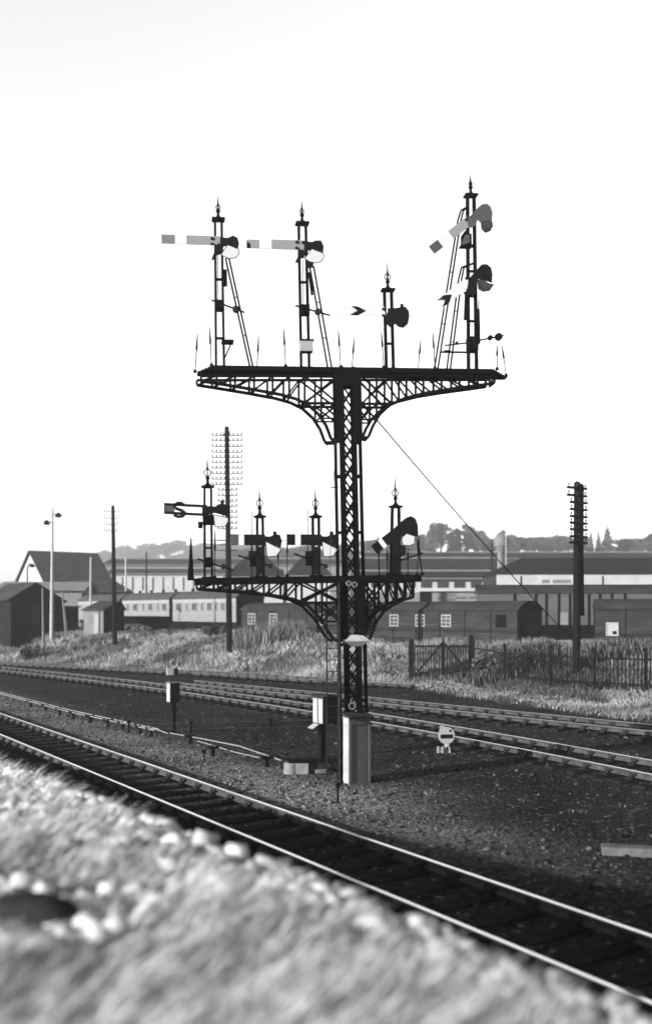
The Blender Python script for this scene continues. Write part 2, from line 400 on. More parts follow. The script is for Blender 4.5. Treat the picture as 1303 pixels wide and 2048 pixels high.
v_, f_, t_ = blades(Xr, Yr, zt(Xr, Yr), np.clip(hh, .08, .55), .034, np.clip(tone, 0, 1), 5, 5, .10, .5)
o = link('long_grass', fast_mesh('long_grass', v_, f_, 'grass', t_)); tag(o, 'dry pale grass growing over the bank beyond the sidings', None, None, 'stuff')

# dry tufts among the stones of the near bank
n = 10500
Yr = 2.0+rng.power(.7, n)*17; Xr = rng.uniform(-.40, .40, n)*Yr-.3
pr = (Xr+.624*Yr)*CT; tr = -Xr*ST+Yr*CT; ok = (pr < bank_edge(tr)-.10-np.clip(11-tr, 0, 7)*.07) & ((np.abs(Xr+1.66) > .5) | (Yr < 4.3) | (Yr > 5.6)) & (noise2(Xr, Yr, 2.4, 41) > -.35)
Xr, Yr = Xr[ok], Yr[ok]
v_, f_, t_ = blades(Xr, Yr, zt(Xr, Yr), rng.uniform(.07, .20, len(Xr)), .011, np.clip(rng.uniform(.1, 1.0, len(Xr))+.3*noise2(Xr, Yr, 3.1, 55), 0, 1), 9, 15, .045, .3, (.95, .5))
o = link('dry_tufts', fast_mesh('dry_tufts', v_, f_, 'dry_grass', t_)); tag(o, 'dry bleached tufts growing among the stones of the near bank', None, None, 'stuff')

n = 120
Yr = rng.uniform(17, 48, n); Xr = rng.uniform(-.35, .35, n)*Yr; pr = (Xr+.624*Yr)*CT; ok = (pr > 10.2) & (Yr-gline(Xr) < -1.2) & (noise2(Xr, Yr, .8, 77) > -.1)
Xr, Yr = Xr[ok], Yr[ok]
v_, f_, t_ = blades(Xr, Yr, zt(Xr, Yr), rng.uniform(.03, .09, len(Xr)), .022, rng.uniform(0, .14, len(Xr)), 14, 25, .09, .8)
o = link('yard_weeds', fast_mesh('yard_weeds', v_, f_, 'grass', t_)); tag(o, 'sparse low weeds sprouting from the dark ash between the tracks', None, None, 'stuff')
# ---------------------------------------------------------------- railway tracks
def resample(pts, step):
    pts = np.array(pts, float); seg = np.hypot(*np.diff(pts, axis=0).T); s = np.concatenate([[0], np.cumsum(seg)])
    q = np.arange(0, s[-1], step); return np.stack([np.interp(q, s, pts[:, 0]), np.interp(q, s, pts[:, 1])], 1)
SLEEPER = {}
def make_track(label, pts, zo, group='railway tracks'):
    base = Vector((pts[0][0], pts[0][1], 0)); root = thing('railway_track', label, 'track', base, 0, group)
    fine = resample(pts, .38); tg = np.gradient(fine, axis=0); tg /= np.hypot(tg[:, 0], tg[:, 1])[:, None]; nrm = np.stack([-tg[:, 1], tg[:, 0]], 1)
    for sgn in (-1, 1):
        c = fine+nrm*sgn*.7525
        prof = [(-.030, -.145), (.030, -.145), (.030, -.125), (.010, -.105), (.010, -.055), (.034, -.040), (.034, -.006), (.026, 0), (-.026, 0), (-.034, -.006), (-.034, -.040), (-.010, -.055), (-.010, -.105), (-.030, -.125)]
        m = MB(); n = len(c); k = len(prof)
        vs = [(c[i, 0]+nrm[i, 0]*a-base.x, c[i, 1]+nrm[i, 1]*a-base.y, b+zo) for i in range(n) for a, b in prof]
        fs = [(i*k+j, i*k+(j+1) % k, (i+1)*k+(j+1) % k, (i+1)*k+j) for i in range(n-1) for j in range(k)]
        m.add(vs, fs); m.mi = [1 if (j in (6, 7, 8)) else 0 for i in range(n-1) for j in range(k)]
        m.add([vs[j] for j in range(k)], [tuple(range(k))]); m.build('rail', ['rail_side', 'rail_top'], root)
    sl = resample(pts, .76); tg = np.gradient(sl, axis=0)
    proto = None
    for i, (x, y) in enumerate(sl):
        a = math.atan2(tg[i, 1], tg[i, 0])
        if proto is None:
            m = MB(); m.box(-.127, .127, -1.30, 1.30, -.31, -.185); o = m.build('sleeper', 'sleeper', root, bevel=.008); proto = o
            for sgn in (-1, 1):
                q = MB(); y0 = sgn*.7525
                q.box(-.10, .10, y0-.19, y0+.19, -.184, -.145)
                for e in (-1, 1):
                    q.prism([(-.055, y0+e*.034, -.150), (-.055, y0+e*.125, -.150), (-.055, y0+e*.055, -.055), (-.055, y0+e*.034, -.055)], (.001, 0, 0))
                    q.obox((0, y0+e*.075, -.125), (.055, 0, 0), (0, .040, 0), (0, 0, .032))
                    q.obox((0, y0+e*.052, -.078), (.05, 0, 0), (0, .016, 0), (0, 0, .024))
                    q.tube((.06*e, y0+e*.15, -.15), (.06*e, y0+e*.15, -.125), .018, n=6)
                q.obox((.0, y0+.055, -.07), (.11, 0, 0), (0, .014, 0), (0, 0, .026))
                q.build('rail_chair', 'chair_iron', o)
        else: o = copy_tree(proto, root)
        o.location = (x-base.x, y-base.y, zo+random.uniform(-.006, .004)); o.rotation_euler = (0, 0, a+random.uniform(-.012, .012))
    return root
du = np.array([-ST, CT])
c0 = np.array([8.085*CT, 8.085*ST])
make_track('near line in deep shade with two bright rails, curving past the pale stone bank', [tuple(c0+du*t) for t in np.arange(-9, 46, .5)], 0)
fb = np.array([(-22, 63.5), (-17.4, 57.9), (-7.55, 46.2), (-1.73, 37.9), (1.52, 31.9), (4.19, 27.2), (6.77, 22.3), (9.6, 16.8)])
cb = np.polyfit(fb[:, 1], fb[:, 0], 2); yb = np.arange(15, 64, .5); xb = np.polyval(cb, yb)+.80
make_track('middle line passing behind the white disc signal and wooden cabinet', list(zip(xb, yb)), .004)
cpts = np.array([(-2.1, 45.9), (1.75, 41.9), (5.8, 37.7), (9.79, 32.3), (-1.97, 43.2), (1.63, 39.1), (5.28, 34.2), (8.88, 29.3)])
cx_ = np.polyfit(cpts[:, 0], cpts[:, 1], 2)
xc = np.arange(14.5, -7.6, -.4); yc = np.polyval(cx_, xc)
make_track('diverging line nearest the picket fence, joining the middle line at the left', list(zip(xc, yc)), .010)
dx_ = np.array([4.6, 2.0, -.74, -5.9, -13, -20.2, -26]); dy_ = np.array([49.0, 50.9, 52.8, 57.4, 62.6, 67.9, 72])
make_track('overgrown siding along the foot of the grass bank, ending near the gate', list(zip(dx_, dy_)), .016)

# ---------------------------------------------------------------- bracket signal structure
FOOT = Vector((.62, 22.3, -.20)); PHI, LEAN = R(8.0), R(-1.2)
T = Matrix.Translation(FOOT) @ Matrix.Rotation(PHI, 4, 'Z') @ Matrix.Rotation(LEAN, 4, 'Y')
TI = T.inverted(); EYE = TI @ Vector((0, 0, H))
def L(px, py, v=0.0):                                       # point of the structure's own plane at depth v
    d = TI.to_3x3() @ Vector(((px-CX)/K, 1, -(py-HY)/K)); s = (v-EYE.y)/d.y
    return EYE+d*s
def Lz(px, py, v=0.0): return L(px, py, v)
gan = thing('bracket_signal_structure', 'tall black lattice steel bracket mast carrying two signal platforms', 'signal gantry', M=T)
VF, VB = -.20, .20
def hv(px, py): return L(px, py, VF)
u_of = lambda px, py=1000: L(px, py, 0).x
w_of = lambda py, px=700: L(px, py, 0).z
# mast: two lattice columns' legs, front and back, with X lacing and outer legs
m = MB(); wtop = w_of(738)
ci = lambda w: 0.0                                          # leaning is in the frame itself
ucm = L(700, 1100, 0).x
hw_out = lambda w: .275+.012*(wtop-w)/wtop*2
for s in (-1, 1):
    for v in (VF, VB):
        m.beam((ucm+s*.140, v, 0), (ucm+s*.132, v, wtop), .06, .06)
    m.beam((ucm+s*hw_out(0), -.02, 0), (ucm+s*hw_out(wtop), -.02, wtop), .042, .12)
    m.beam((ucm+s*hw_out(0), .17, 0), (ucm+s*hw_out(wtop), .17, wtop), .03, .05)
nb = 22; dw = wtop/nb
for k in range(nb):
    w0, w1 = k*dw, (k+1)*dw
    for v in (VF-.03, VB-.03):
        m.beam((ucm-.13, v, w0), (ucm+.13, v, w1), .042, .012); m.beam((ucm+.13, v+.014, w0), (ucm-.13, v+.014, w1), .042, .012)
    if k % 3 == 1:
        for s in (-1, 1):
            m.beam((ucm+s*.12, 0, w0+.1), (ucm+s*.26, 0, w0+.1), .05, .3)
    if k % 2:
        for s in (-1, 1): m.beam((ucm+s*.12, VF+.03, w0), (ucm+s*.12, VB-.03, w1), .03, .012, (1, 0, 0))
for s in (-1, 1):
    m.beam((ucm-.16*0+s*.12, VF, 0), (ucm+s*.12, VB, 0), .05, .05)
m.box(ucm-.36, ucm+.36, -.3, .3, -.1, .06)
m.build('mast', 'iron', gan)

def poly_at(pts, x):                                        # lower chord height at x
    xs_ = [p[0] for p in pts]; ys_ = [p[1] for p in pts]
    if xs_[0] > xs_[-1]: xs_, ys_ = xs_[::-1], ys_[::-1]
    return float(np.interp(x, xs_, ys_))
def truss(ytop, chord, verts, side, xm, lines, tag_):
    """one cantilever bracket: a front and a back lattice frame"""
    for v in (VF, VB):
        m = MB()
        def q(px, py):
            p = L(px, py, VF); return Vector((p.x-(.085 if v == VB and px != xm else 0), v, p.z))
        xe = chord[0][0]
        m.beam(q(xe, ytop), q(xm, ytop), .05, .06)
        dn = [q(*c) for c in chord]
        for a, b in zip(dn[:-1], dn[1:]): m.beam(a, b, .062, .07)
        vx = verts
        for x in vx: m.beam(q(x, ytop), q(x, poly_at(chord, x)), .048, .04)
        for k in range(len(vx)-1):
            a, b = vx[k], vx[k+1]
            m.beam(q(a, poly_at(chord, a)), q(b, ytop), .038, .03)
        a = vx[-1]                                          # big panel next to the mast: crossed braces and a strut
        yb = poly_at(chord, a)
        m.beam(q(a, yb), q(xm, ytop), .05, .03); m.beam(q(a, ytop), q(xm, yb), .042, .03)
        m.beam(q(a, yb), q(xm, yb), .055, .05)
        xmid = (a+xm)/2; m.beam(q(xmid, ytop), q(xmid, poly_at(chord, xmid)), .045, .04)
        yq = poly_at(chord, xmid)
        m.beam(q(xmid, yq), q(xm, yb), .04, .03); m.beam(q(xmid, yb), q(xm, yq), .04, .03); m.beam(q(xmid, yq), q(xm, yq), .035, .03)
        m.prism([q(xm, chord[-1][1]), q(chord[-1][0], chord[-1][1]), q(*chord[-2]), q(xm, (chord[-2][1]*1.0+yq*0))], (0, .02, 0))
        m.build('bracket_truss', 'iron', gan)
    m = MB()                                                # cross ties between the two frames
    for x in verts[::1]:
        a = L(x, poly_at(chord, x), VF); m.beam((a.x, VF, a.z), (a.x, VB, a.z), .035, .035, (0, 0, 1))
    a = L(chord[0][0], ytop, VF); b = L(chord[0][0], chord[0][1], VF)
    m.beam((a.x, VF, a.z), (b.x, VB, b.z), .03, .02); m.beam((a.x, VB, a.z), (b.x, VF, b.z), .03, .02)
    m.build('cross_tie', 'iron', gan)
truss(752, [(402, 762), (440, 768), (500, 778), (560, 789), (592, 798), (616, 810), (637, 829), (652, 852), (661, 876), (668, 884)], [402, 433, 470, 508, 545, 578, 609], -1, 675, None, 'ul')
truss(752, [(988, 766), (960, 770), (900, 778), (850, 786), (810, 796), (780, 809), (758, 830), (745, 852), (737, 872), (728, 882)], [988, 954, 918, 882, 846, 812, 783], 1, 722, None, 'ur')
truss(1163, [(402, 1178), (450, 1181), (500, 1185), (550, 1191), (590, 1199), (615, 1211), (640, 1237), (655, 1262), (666, 1278), (676, 1283)], [402, 436, 470, 504, 538, 572, 603], -1, 684, None, 'll')
truss(1163, [(826, 1194), (803, 1201), (783, 1211), (766, 1224), (752, 1243), (745, 1262), (740, 1276), (732, 1282)], [826, 808, 789, 771], 1, 726, None, 'lr')
# plates wrapping the mast under each platform
def gusset(y0, y1, x0, x1, hole):
    m = MB(); a, b = L(x0, y0, VF), L(x1, y1, VF); hz = L(700, hole, VF).z
    for v in (VF-.045, VB+.045):
        m.box(a.x, b.x, v-.006, v+.006, hz, a.z)
        m.box(a.x, ucm-.115, v-.006, v+.006, b.z, hz); m.box(ucm+.115, b.x, v-.006, v+.006, b.z, hz)
    m.build('gusset_plate', 'iron', gan)
gusset(740, 880, 670, 724, 770); gusset(1152, 1278, 678, 731, 1160)
# platforms
DV0, DV1 = -.28, .36
def deck(y0, y1, xl, xr, xl2, xr2, nm='platform'):
    m = MB(); zt_ = L(700, y0, DV0).z; zb_ = max(L(700, y1, DV1).z, L(700, y1, DV0).z) if y0 < 900 else L(700, y1, DV0).z; zb_ = min(zb_, zt_-.10)
    a, b = L(xl, y0, DV0), L(xr, y0, DV0); a2, b2 = L(xl2, y0, DV1), L(xr2, y0, DV1)
    for k in range(5):                                      # planks
        f0, f1 = k/5, (k+.93)/5; v0, v1 = DV0+(DV1-DV0)*f0, DV0+(DV1-DV0)*f1
        la, lb = a.x+(a2.x-a.x)*f0, b.x+(b2.x-b.x)*f0
        m.box(la, lb, v0, v1, zt_-.05, zt_)
    for v, p, q in ((DV0+.03, a, b), (DV1-.03, a2, b2), (VF+.03, a, b), (VB, a2, b2)):
        m.box(p.x+.05, q.x-.05, v-.025, v+.025, zb_, zt_-.052)
    n = 12
    for k in range(n+1):
        u = a.x+.1+(b.x-a.x-.2)*k/n; m.box(u-.03, u+.03, DV0+.06, DV1-.06, zb_+.03, zt_-.055)
    return m.build(nm, 'iron', gan)
deck(734, 753, 422, 988, 389, 1012); deck(1151, 1164, 396, 838, 384, 843)
ZU, ZLW = L(700, 734, DV0).z, L(700, 1151, DV0).z
# railing stanchions: tapered spikes with a stout lower socket
def stanchion(xt, yt, xb, v, zb, fat=1.0):
    m = MB(); a = L(xb, 735 if zb == ZU else 1150, v); a.z = zb-.02; b = L(xt, yt, v)
    c = a+(b-a)*.55; m.tube(a, c, .010*fat, .012*fat, 6); m.tube(c, c+(b-a)*.06, .012*fat, .026*fat, 6); m.tube(c+(b-a)*.06, b, .026*fat, .008, 6)
    m.lathe(a+Vector((0, 0, .0)), [(.04, 0), (.04, .05), (.015, .07)], 8)
    m.build('railing_stanchion', 'iron', gan)
for xt, yt, xb, v in ((395, 667, 390, .34), (419, 655, 423, -.26), (517, 672, 513, .34), (567, 657, 571, -.26), (676, 660, 681, -.26), (708, 675, 702, .34), (762, 662, 767, -.26), (841, 677, 834, .34), (865, 665, 869, -.26), (993, 690, 993, -.26), (1003, 690, 1011, .34)):
    stanchion(xt, yt, xb, v, ZU)
for xt, yt, xb, v, f in ((382, 1076, 381, .34, 2.0), (430, 1060, 429, -.26, 1), (503, 1076, 503, .34, 1), (574, 1072, 574, -.26, .8), (556, 1090, 556, .4, .8), (756, 1072, 758, .34, 1.4), (774, 1098, 774, -.26, 1.2), (815, 1095, 815, .4, 1), (833, 1075, 844, -.26, 1.5), (838, 1072, 833, .34, .8)):
    if f == 2.0:
        m = MB(); a = L(xb, 1150, v); a.z = ZLW-.03; m.tube(a, L(xt, yt, v), .075, .012, 8); m.build('railing_stanchion', 'iron', gan)
    else: stanchion(xt, yt, xb, v, ZLW, f)
m = MB(); a, b = L(382, 1080, .34), L(675, 1082, .34); m.tube(a, b, .006, n=5); a, b = L(730, 1082, .34), L(836, 1080, .34); m.tube(a, b, .006, n=5)
a, b = L(393, 673, .34), L(393, 674, .34)
m.build('hand_line', 'wire', gan)
# ladder, pull wires, white collar
m = MB()
for x in (653, 676): m.beam(L(x, 1165, -.10), L(x, 1560, -.10), .028, .045)
for y in range(1182, 1556, 23): m.tube(L(653, y, -.10), L(676, y, -.10), .010, n=5)
m.build('ladder', 'iron_worn', gan)
m = MB()
m.path([L(671, 880, -.3), L(667, 960, -.3), L(661, 1072, -.3), L(660, 1150, -.3)], .006); m.beam(L(661, 975, -.3), L(676, 974, -.1), .02, .02)
m.path([L(640, 1165, .3), L(641, 1400, .3)], .004); m.path([L(748, 1165, .3), L(752, 1430, .3)], .004)
m.build('signal_wire', 'wire', gan)
m = MB(); c = L(709, 1281, 0); n = 4
def sq(r, rv, z): return [(c.x-r, -rv, z), (c.x+r, -rv, z), (c.x+r, rv, z), (c.x-r, rv, z)]
vs = sq(.13, .24, c.z+.13)+sq(.275, .34, c.z+.005)+sq(.26, .33, c.z-.015)+sq(.12, .22, c.z-.125)
m.add(vs, [(3, 2, 1, 0), (12, 13, 14, 15)]+[(k*4+i, k*4+(i+1) % 4, (k+1)*4+(i+1) % 4, (k+1)*4+i) for k in range(3) for i in range(4)])
m.build('collar', 'white_dirty', gan)
m = MB(); m.tube(L(678, 1165, -.32), L(680, 1588, -.32), .03, .034, 8); m.lathe(L(680, 1565, -.32), [(.03, -.06), (.06, -.04), (.06, .04), (.03, .06)], 8); m.build('down_rod', 'iron_worn', gan)
# big pulleys and brackets seen against the platforms
m = MB()
for x, y in ((697, 1167), (709, 1169)): m.ring(L(x, y, VF-.08), .05, .015, (1, 0, 0), (0, 0, 1), 12, 5)
m.ring(L(704, 1412, VF-.06), .07, .016, (1, 0, 0), (0, 0, 1), 14, 5)
m.build('pulley', 'iron_pale', gan)

# ---------------------------------------------------------------- semaphore signals (dolls) standing on the platforms
def pts_at(pl, v): return [L(x, y, v) for x, y in pl]
def doll(label, v, base, top, fin, arms=(), stays=(), levers=(), extra=None, group='semaphore signals on the bracket'):
    (bx0, bx1, by), (tx0, tx1, ty) = base, top
    o = L((bx0+bx1)/2, by, v); o.z = ZU if by < 900 else ZLW
    M = T @ Matrix.Translation(o); t = thing('semaphore_signal', label, 'semaphore signal', M=M, group=group)
    X = Matrix.Translation(-o); hwid = .028
    m = MB()
    zb = o.z; zT = L((tx0+tx1)/2, ty, v).z
    for bx, tx in ((bx0, tx0), (bx1, tx1)):
        a, b = L(bx, by, v), L(tx, ty, v); a.z = zb
        for dv in (-.055, .055): m.beam(a+Vector((0, dv, 0)), b+Vector((0, dv, 0)), .05, .03)
        m.beam(a, b, .028, .10)
    a0, a1, b0, b1 = L(bx0, by, v), L(bx1, by, v), L(tx0, ty, v), L(tx1, ty, v); a0.z = a1.z = zb
    nseg = max(3, int((zT-zb)/.55))
    for k in range(nseg+1):
        f = k/nseg; m.beam(a0+(b0-a0)*f, a1+(b1-a1)*f, .04, .08)
    ca = (a0+a1)/2; m.box(ca.x-.14, ca.x+.14, v-.12, v+.12, zb, zb+.03)
    m.build('post', 'iron', t, X)
    m = MB(); c = (b0+b1)/2; hw = abs(b1.x-b0.x)/2+.05; s = fin
    m.box(c.x-hw-.02, c.x+hw+.02, v-.12, v+.12, c.z, c.z+.035)
    m.lathe(c, [(hw*.9, .036), (hw*.5, .07), (.035, .10), (.03, .17), (.05, .19), (.05, .22), (.03, .24)], 10)
    rc = c+Vector((0, 0, .24+s*.075)); m.ring(rc, s*.068, .013, (1, 0, 0), (0, 0, 1), 14, 5); m.ring(rc, s*.068, .013, (0, 1, 0), (0, 0, 1), 14, 5)
    z0 = .24+s*.145; m.lathe(c, [(.014, z0-.02), (.03, z0+.01), (.018, z0+.05), (.003, z0+.05+s*.24)], 6)
    m.build('finial', 'iron', t, X)
    for A in arms:
        va = v-.13; th = (0, .014, 0)
        m = MB(); names = []
        for pl, mt in A['plates']:
            if mt not in names: names.append(mt)
            m.cur = names.index(mt); m.prism(pts_at(pl, va), th)
        arm = m.build('arm', names, t, X)
        if 'bolts' in A:
            for x, y in A['bolts']:
                m = MB(); m.tube(L(x, y, va-.03), L(x, y, va+.03), .035, n=8); m.build('clamp_bolt', 'plate_dark', arm, X)
        m = MB(); m.prism(pts_at(A['spec'], va-.02), (0, .022, 0))
        for p in A.get('spec2', ()): m.prism(pts_at(p, va-.005), (0, .05, 0))
        sp = m.build('spectacle', A.get('specm', 'plate_dark'), t, X, bevel=.006)
        m = MB(); pl = pts_at(A['lens'], va-.036); m.prism(pl, (0, .012, 0)); m.build('lens', A.get('lensm', 'lens_pale'), sp, X)
        m = MB(); m.path(pl+[pl[0]], .010, 5); m.build('lens_rim', 'plate_dark', sp, X)
        if 'lamp' in A:
            lx, ly = A['lamp']; m = MB(); q = L(lx, ly, v+.10); m.box(q.x-.10, q.x+.10, v+.02, v+.22, q.z-.14, q.z+.12)
            m.lathe(q+Vector((0, .02, .12)), [(.08, 0), (.05, .05), (.06, .06), (.03, .09)], 8); m.tube(q, q-Vector((0, .18, 0)), .06, n=8)
            m.box(q.x-.16, q.x+.12, v-.04, v+.2, q.z-.17, q.z-.145)
            m.build('lamp', 'iron', t, X)
    for pl in stays:
        m = MB(); rows = [[L(x, y, v+dv) for x, y, dv in line] for line in pl]
        for r in rows: m.path(r, .021, 6)
        if len(rows) == 2:
            m.tube(rows[0][0], rows[1][0], .012, n=5)
            for f in (.35, .7): m.tube(rows[0][-2]+(rows[0][-1]-rows[0][-2])*f, rows[1][-2]+(rows[1][-1]-rows[1][-2])*f, .012, n=5)
        m.build('backstay', 'iron', t, X)
    for (x0, y0), (x1, y1), (bx, by_), wts in levers:
        m = MB(); m.beam(L(x0, y0, v-.10), L(x1, y1, v-.10), .035, .02)
        q = L(bx, by_, v); m.box(q.x-.09, q.x+.09, v-.10, v+.09, q.z-.12, q.z+.10); m.ring(L(bx, by_, v-.12), .06, .012, (1, 0, 0), (0, 0, 1), 12, 5)
        m.tube(L(bx-5, by_-8, v-.11), L(bx-5, by_-100 if by_ > 700 or by_ < 650 else by_-60, v-.11), .009, n=5)
        lv = m.build('balance_lever', 'iron', t, X)
        for wx, wy, r in wts:
            m = MB(); m.lathe(L(wx, wy, v-.16), [(r*.8, 0), (r, .02), (r, .10), (r*.8, .12)], 14, (0, 1, 0)); m.build('weight', 'iron_worn', lv, X)
    if extra: extra(t, X, v)
    return t
def home_arm(x0, x1, ya, yb, s0, s1, m0, m1, mw='arm_white', droop=0):
    """left-pointing arm: tip x0 .. root x1; white band s0..s1; ya top, yb bottom"""
    Y = lambda x: droop*(x1-x)
    def rect(a, b): return [(a, ya-Y(a)), (b, ya-Y(b)), (b, yb-Y(b)), (a, yb-Y(a))]
    return [(rect(x0, s0), m0), (rect(s0, s1), mw), (rect(s1, x1), m1)]
def ell(cx, cy, rx, ry, a0=0, a1=360, n=18, rot=0):
    out = []; cr, sr = math.cos(R(rot)), math.sin(R(rot))
    for k in range(n if a1-a0 >= 360 else n+1):
        t = R(a0+(a1-a0)*k/n); x, y = rx*math.cos(t), ry*math.sin(t); out.append((cx+x*cr-y*sr, cy+x*sr+y*cr))
    return out
def u_small(t, X, v):
    m = MB(); a = L(443, 683, v-.05); b = L(467, 686, v-.05); m.box(a.x, b.x, v-.15, v+.12, b.z, b.z+.05); m.beam(L(461, 690, v-.05), L(449, 716, v), .03, .03); m.build('lamp_step', 'iron', t, X)
    m = MB(); a = L(448, 540, v); m.box(a.x-.02, a.x+.06, v-.05, v+.05, a.z-.35, a.z); m.build('wire_box', 'iron', t, X)
doll('upper semaphore at the far left, pale arm level with white band', -.05, (432, 448, 735), (430, 443, 441), .62,
     arms=[dict(plates=home_arm(323, 440, 473, 491, 350, 373, 'arm_grey_mid', 'arm_grey', droop=.035), bolts=[(424, 477), (424, 488), (437, 490)],
                spec=[(440, 474), (455, 476), (466, 471), (475, 476), (478, 487), (476, 498), (452, 492), (440, 496)],
                spec2=[[(428, 490), (446, 490), (442, 508), (432, 511), (426, 521), (423, 519), (428, 505)]],
                lens=[(442, 509), (455, 490), (478, 499), (478, 508), (470, 516), (458, 517), (448, 513)])],
     stays=[[[(451, 517, .1), (500, 736, .33)], [(458, 517, .1), (506, 736, .33)]]],
     levers=[((423, 600), (489, 625), (440, 611), [(472, 617, .075)])], extra=u_small)
def u_box(t, X, v):
    m = MB(); a, b = L(600, 681, v-.12), L(626, 702, v-.12); m.box(a.x, b.x, v-.13, v+.13, b.z, a.z); m.build('repeater_box', 'white_paint', t, X)
    m = MB(); m.box(a.x-.0, b.x+.02, v-.15, v+.15, a.z+.002, a.z+.03); m.build('box_lid', 'iron', t, X)
    m = MB(); m.beam(L(618, 545, v-.05), L(624, 590, v-.05), .05, .06); m.build('wire_box', 'iron', t, X)
doll('upper semaphore second from left, pale arm level with white box on its post', -.05, (602, 618, 735), (597, 611, 449), .62,
     arms=[dict(plates=[([(493, 479), (519, 480), (519, 497), (503, 496.5), (502, 490), (498, 485), (493, 482)], 'arm_grey')]+home_arm(519, 608, 481, 500, 520, 543, 'arm_grey', 'arm_grey', droop=.03)[1:]+[([(493, 482.6), (498, 485.6), (501.5, 490), (502.4, 496.5), (493, 496)], 'plate_dark')], bolts=[(593, 484), (593, 496), (606, 485)],
                spec=[(608, 482), (624, 484), (630, 481), (642, 481), (647, 493), (646, 506), (622, 500), (608, 504)],
                spec2=[[(596, 500), (612, 500), (608, 516), (600, 517), (594, 526), (590, 524), (596, 512)], [(610, 519), (627, 522), (626, 535), (612, 536)]],
                lens=[(609, 517), (623, 498), (647, 507), (647, 516), (641, 524), (630, 526), (618, 523)])],
     stays=[[[(619, 533, .1), (655, 736, .33)], [(627, 533, .1), (663, 736, .33)]]],
     levers=[((590, 611), (660, 631), (610, 620), [(636, 622, .07)])], extra=u_box)
fish = [(680, 612), (706, 612), (726, 612), (766, 613), (766, 632), (724, 631), (700, 631), (674, 630), (682, 622)]
doll('short upper semaphore with level white fishtail arm and black chevron', -.05, (772, 786, 735), (768, 782, 582), 1.0,
     arms=[dict(plates=[([(676, 611), (701, 611.5), (714, 621.5), (698, 630.5), (672, 629.5), (684, 621)], 'arm_white'), ([(701, 611.5), (715, 613), (732, 622), (715, 631), (698, 630.5), (714, 621.5)], 'plate_dark'),
                        ([(715, 613), (768, 614), (770, 633), (715, 631), (732, 622)], 'arm_white')], bolts=[(766, 618), (766, 631), (777, 619)],
                spec=[(776, 617), (790, 616), (810, 613), (817, 622), (818, 634), (815, 648), (806, 656), (796, 654), (790, 648), (780, 655), (772, 648), (772, 632)], spec2=[[(800, 608), (806, 608), (806, 616), (800, 616)]],
                lens=ell(803, 641, 8, 9), lensm='plate_dark')],
     levers=[], extra=None)
def tall_extra(t, X, v):
    m = MB()
    m.beam(L(889, 691, v-.1), L(932, 686, v-.1), .03, .03); m.beam(L(950, 682, v-.1), L(1006, 671, v-.1), .03, .03); lv = m.build('balance_lever', 'iron', t, X)
    for x, y, r in ((981, 674, .055), (998, 672, .085), (914, 684, .03)):
        m = MB(); m.lathe(L(x, y, v-.16), [(r*.7, 0), (r, .03), (r, .11), (r*.7, .14)], 12, (0, 1, 0)); m.build('weight', 'iron', lv, X)
    m = MB(); m.beam(L(882, 704, v), L(952, 705, v), .04, .03); m.beam(L(900, 703, v), L(888, 702, v), .05, .03); m.build('stay_strut', 'iron', t, X)
    m = MB(); q = L(943, 688, v); m.box(q.x-.10, q.x+.11, v-.14, v+.14, q.z-.16, q.z+.14)
    for x0, y0, x1, y1 in ((931, 590, 929, 640), (955, 618, 957, 660), (935, 480, 929, 490)): 
        m.beam(L(x0, y0, v-.08), L(x1, y1, v-.08), .05, .05)
    a = L(952, 640, v); m.box(a.x-.03, a.x+.05, v-.1, v+.1, a.z-.55, a.z+.2)
    m.tube(L(929, 600, v-.1), L(936, 680, v-.1), .012, n=5); m.tube(L(957, 600, v-.1), L(952, 680, v-.1), .012, n=5)
    m.build('mechanism_box', 'iron', t, X)
def rot_pl(o, ang, pts):                                    # local arm coordinates (along, across) in pixels -> pixels
    c, s = math.cos(R(ang)), math.sin(R(ang)); return [(o[0]-a*c-b*s, o[1]+a*s-b*c) for a, b in pts]
o1 = (944, 436); o2 = (944, 557)
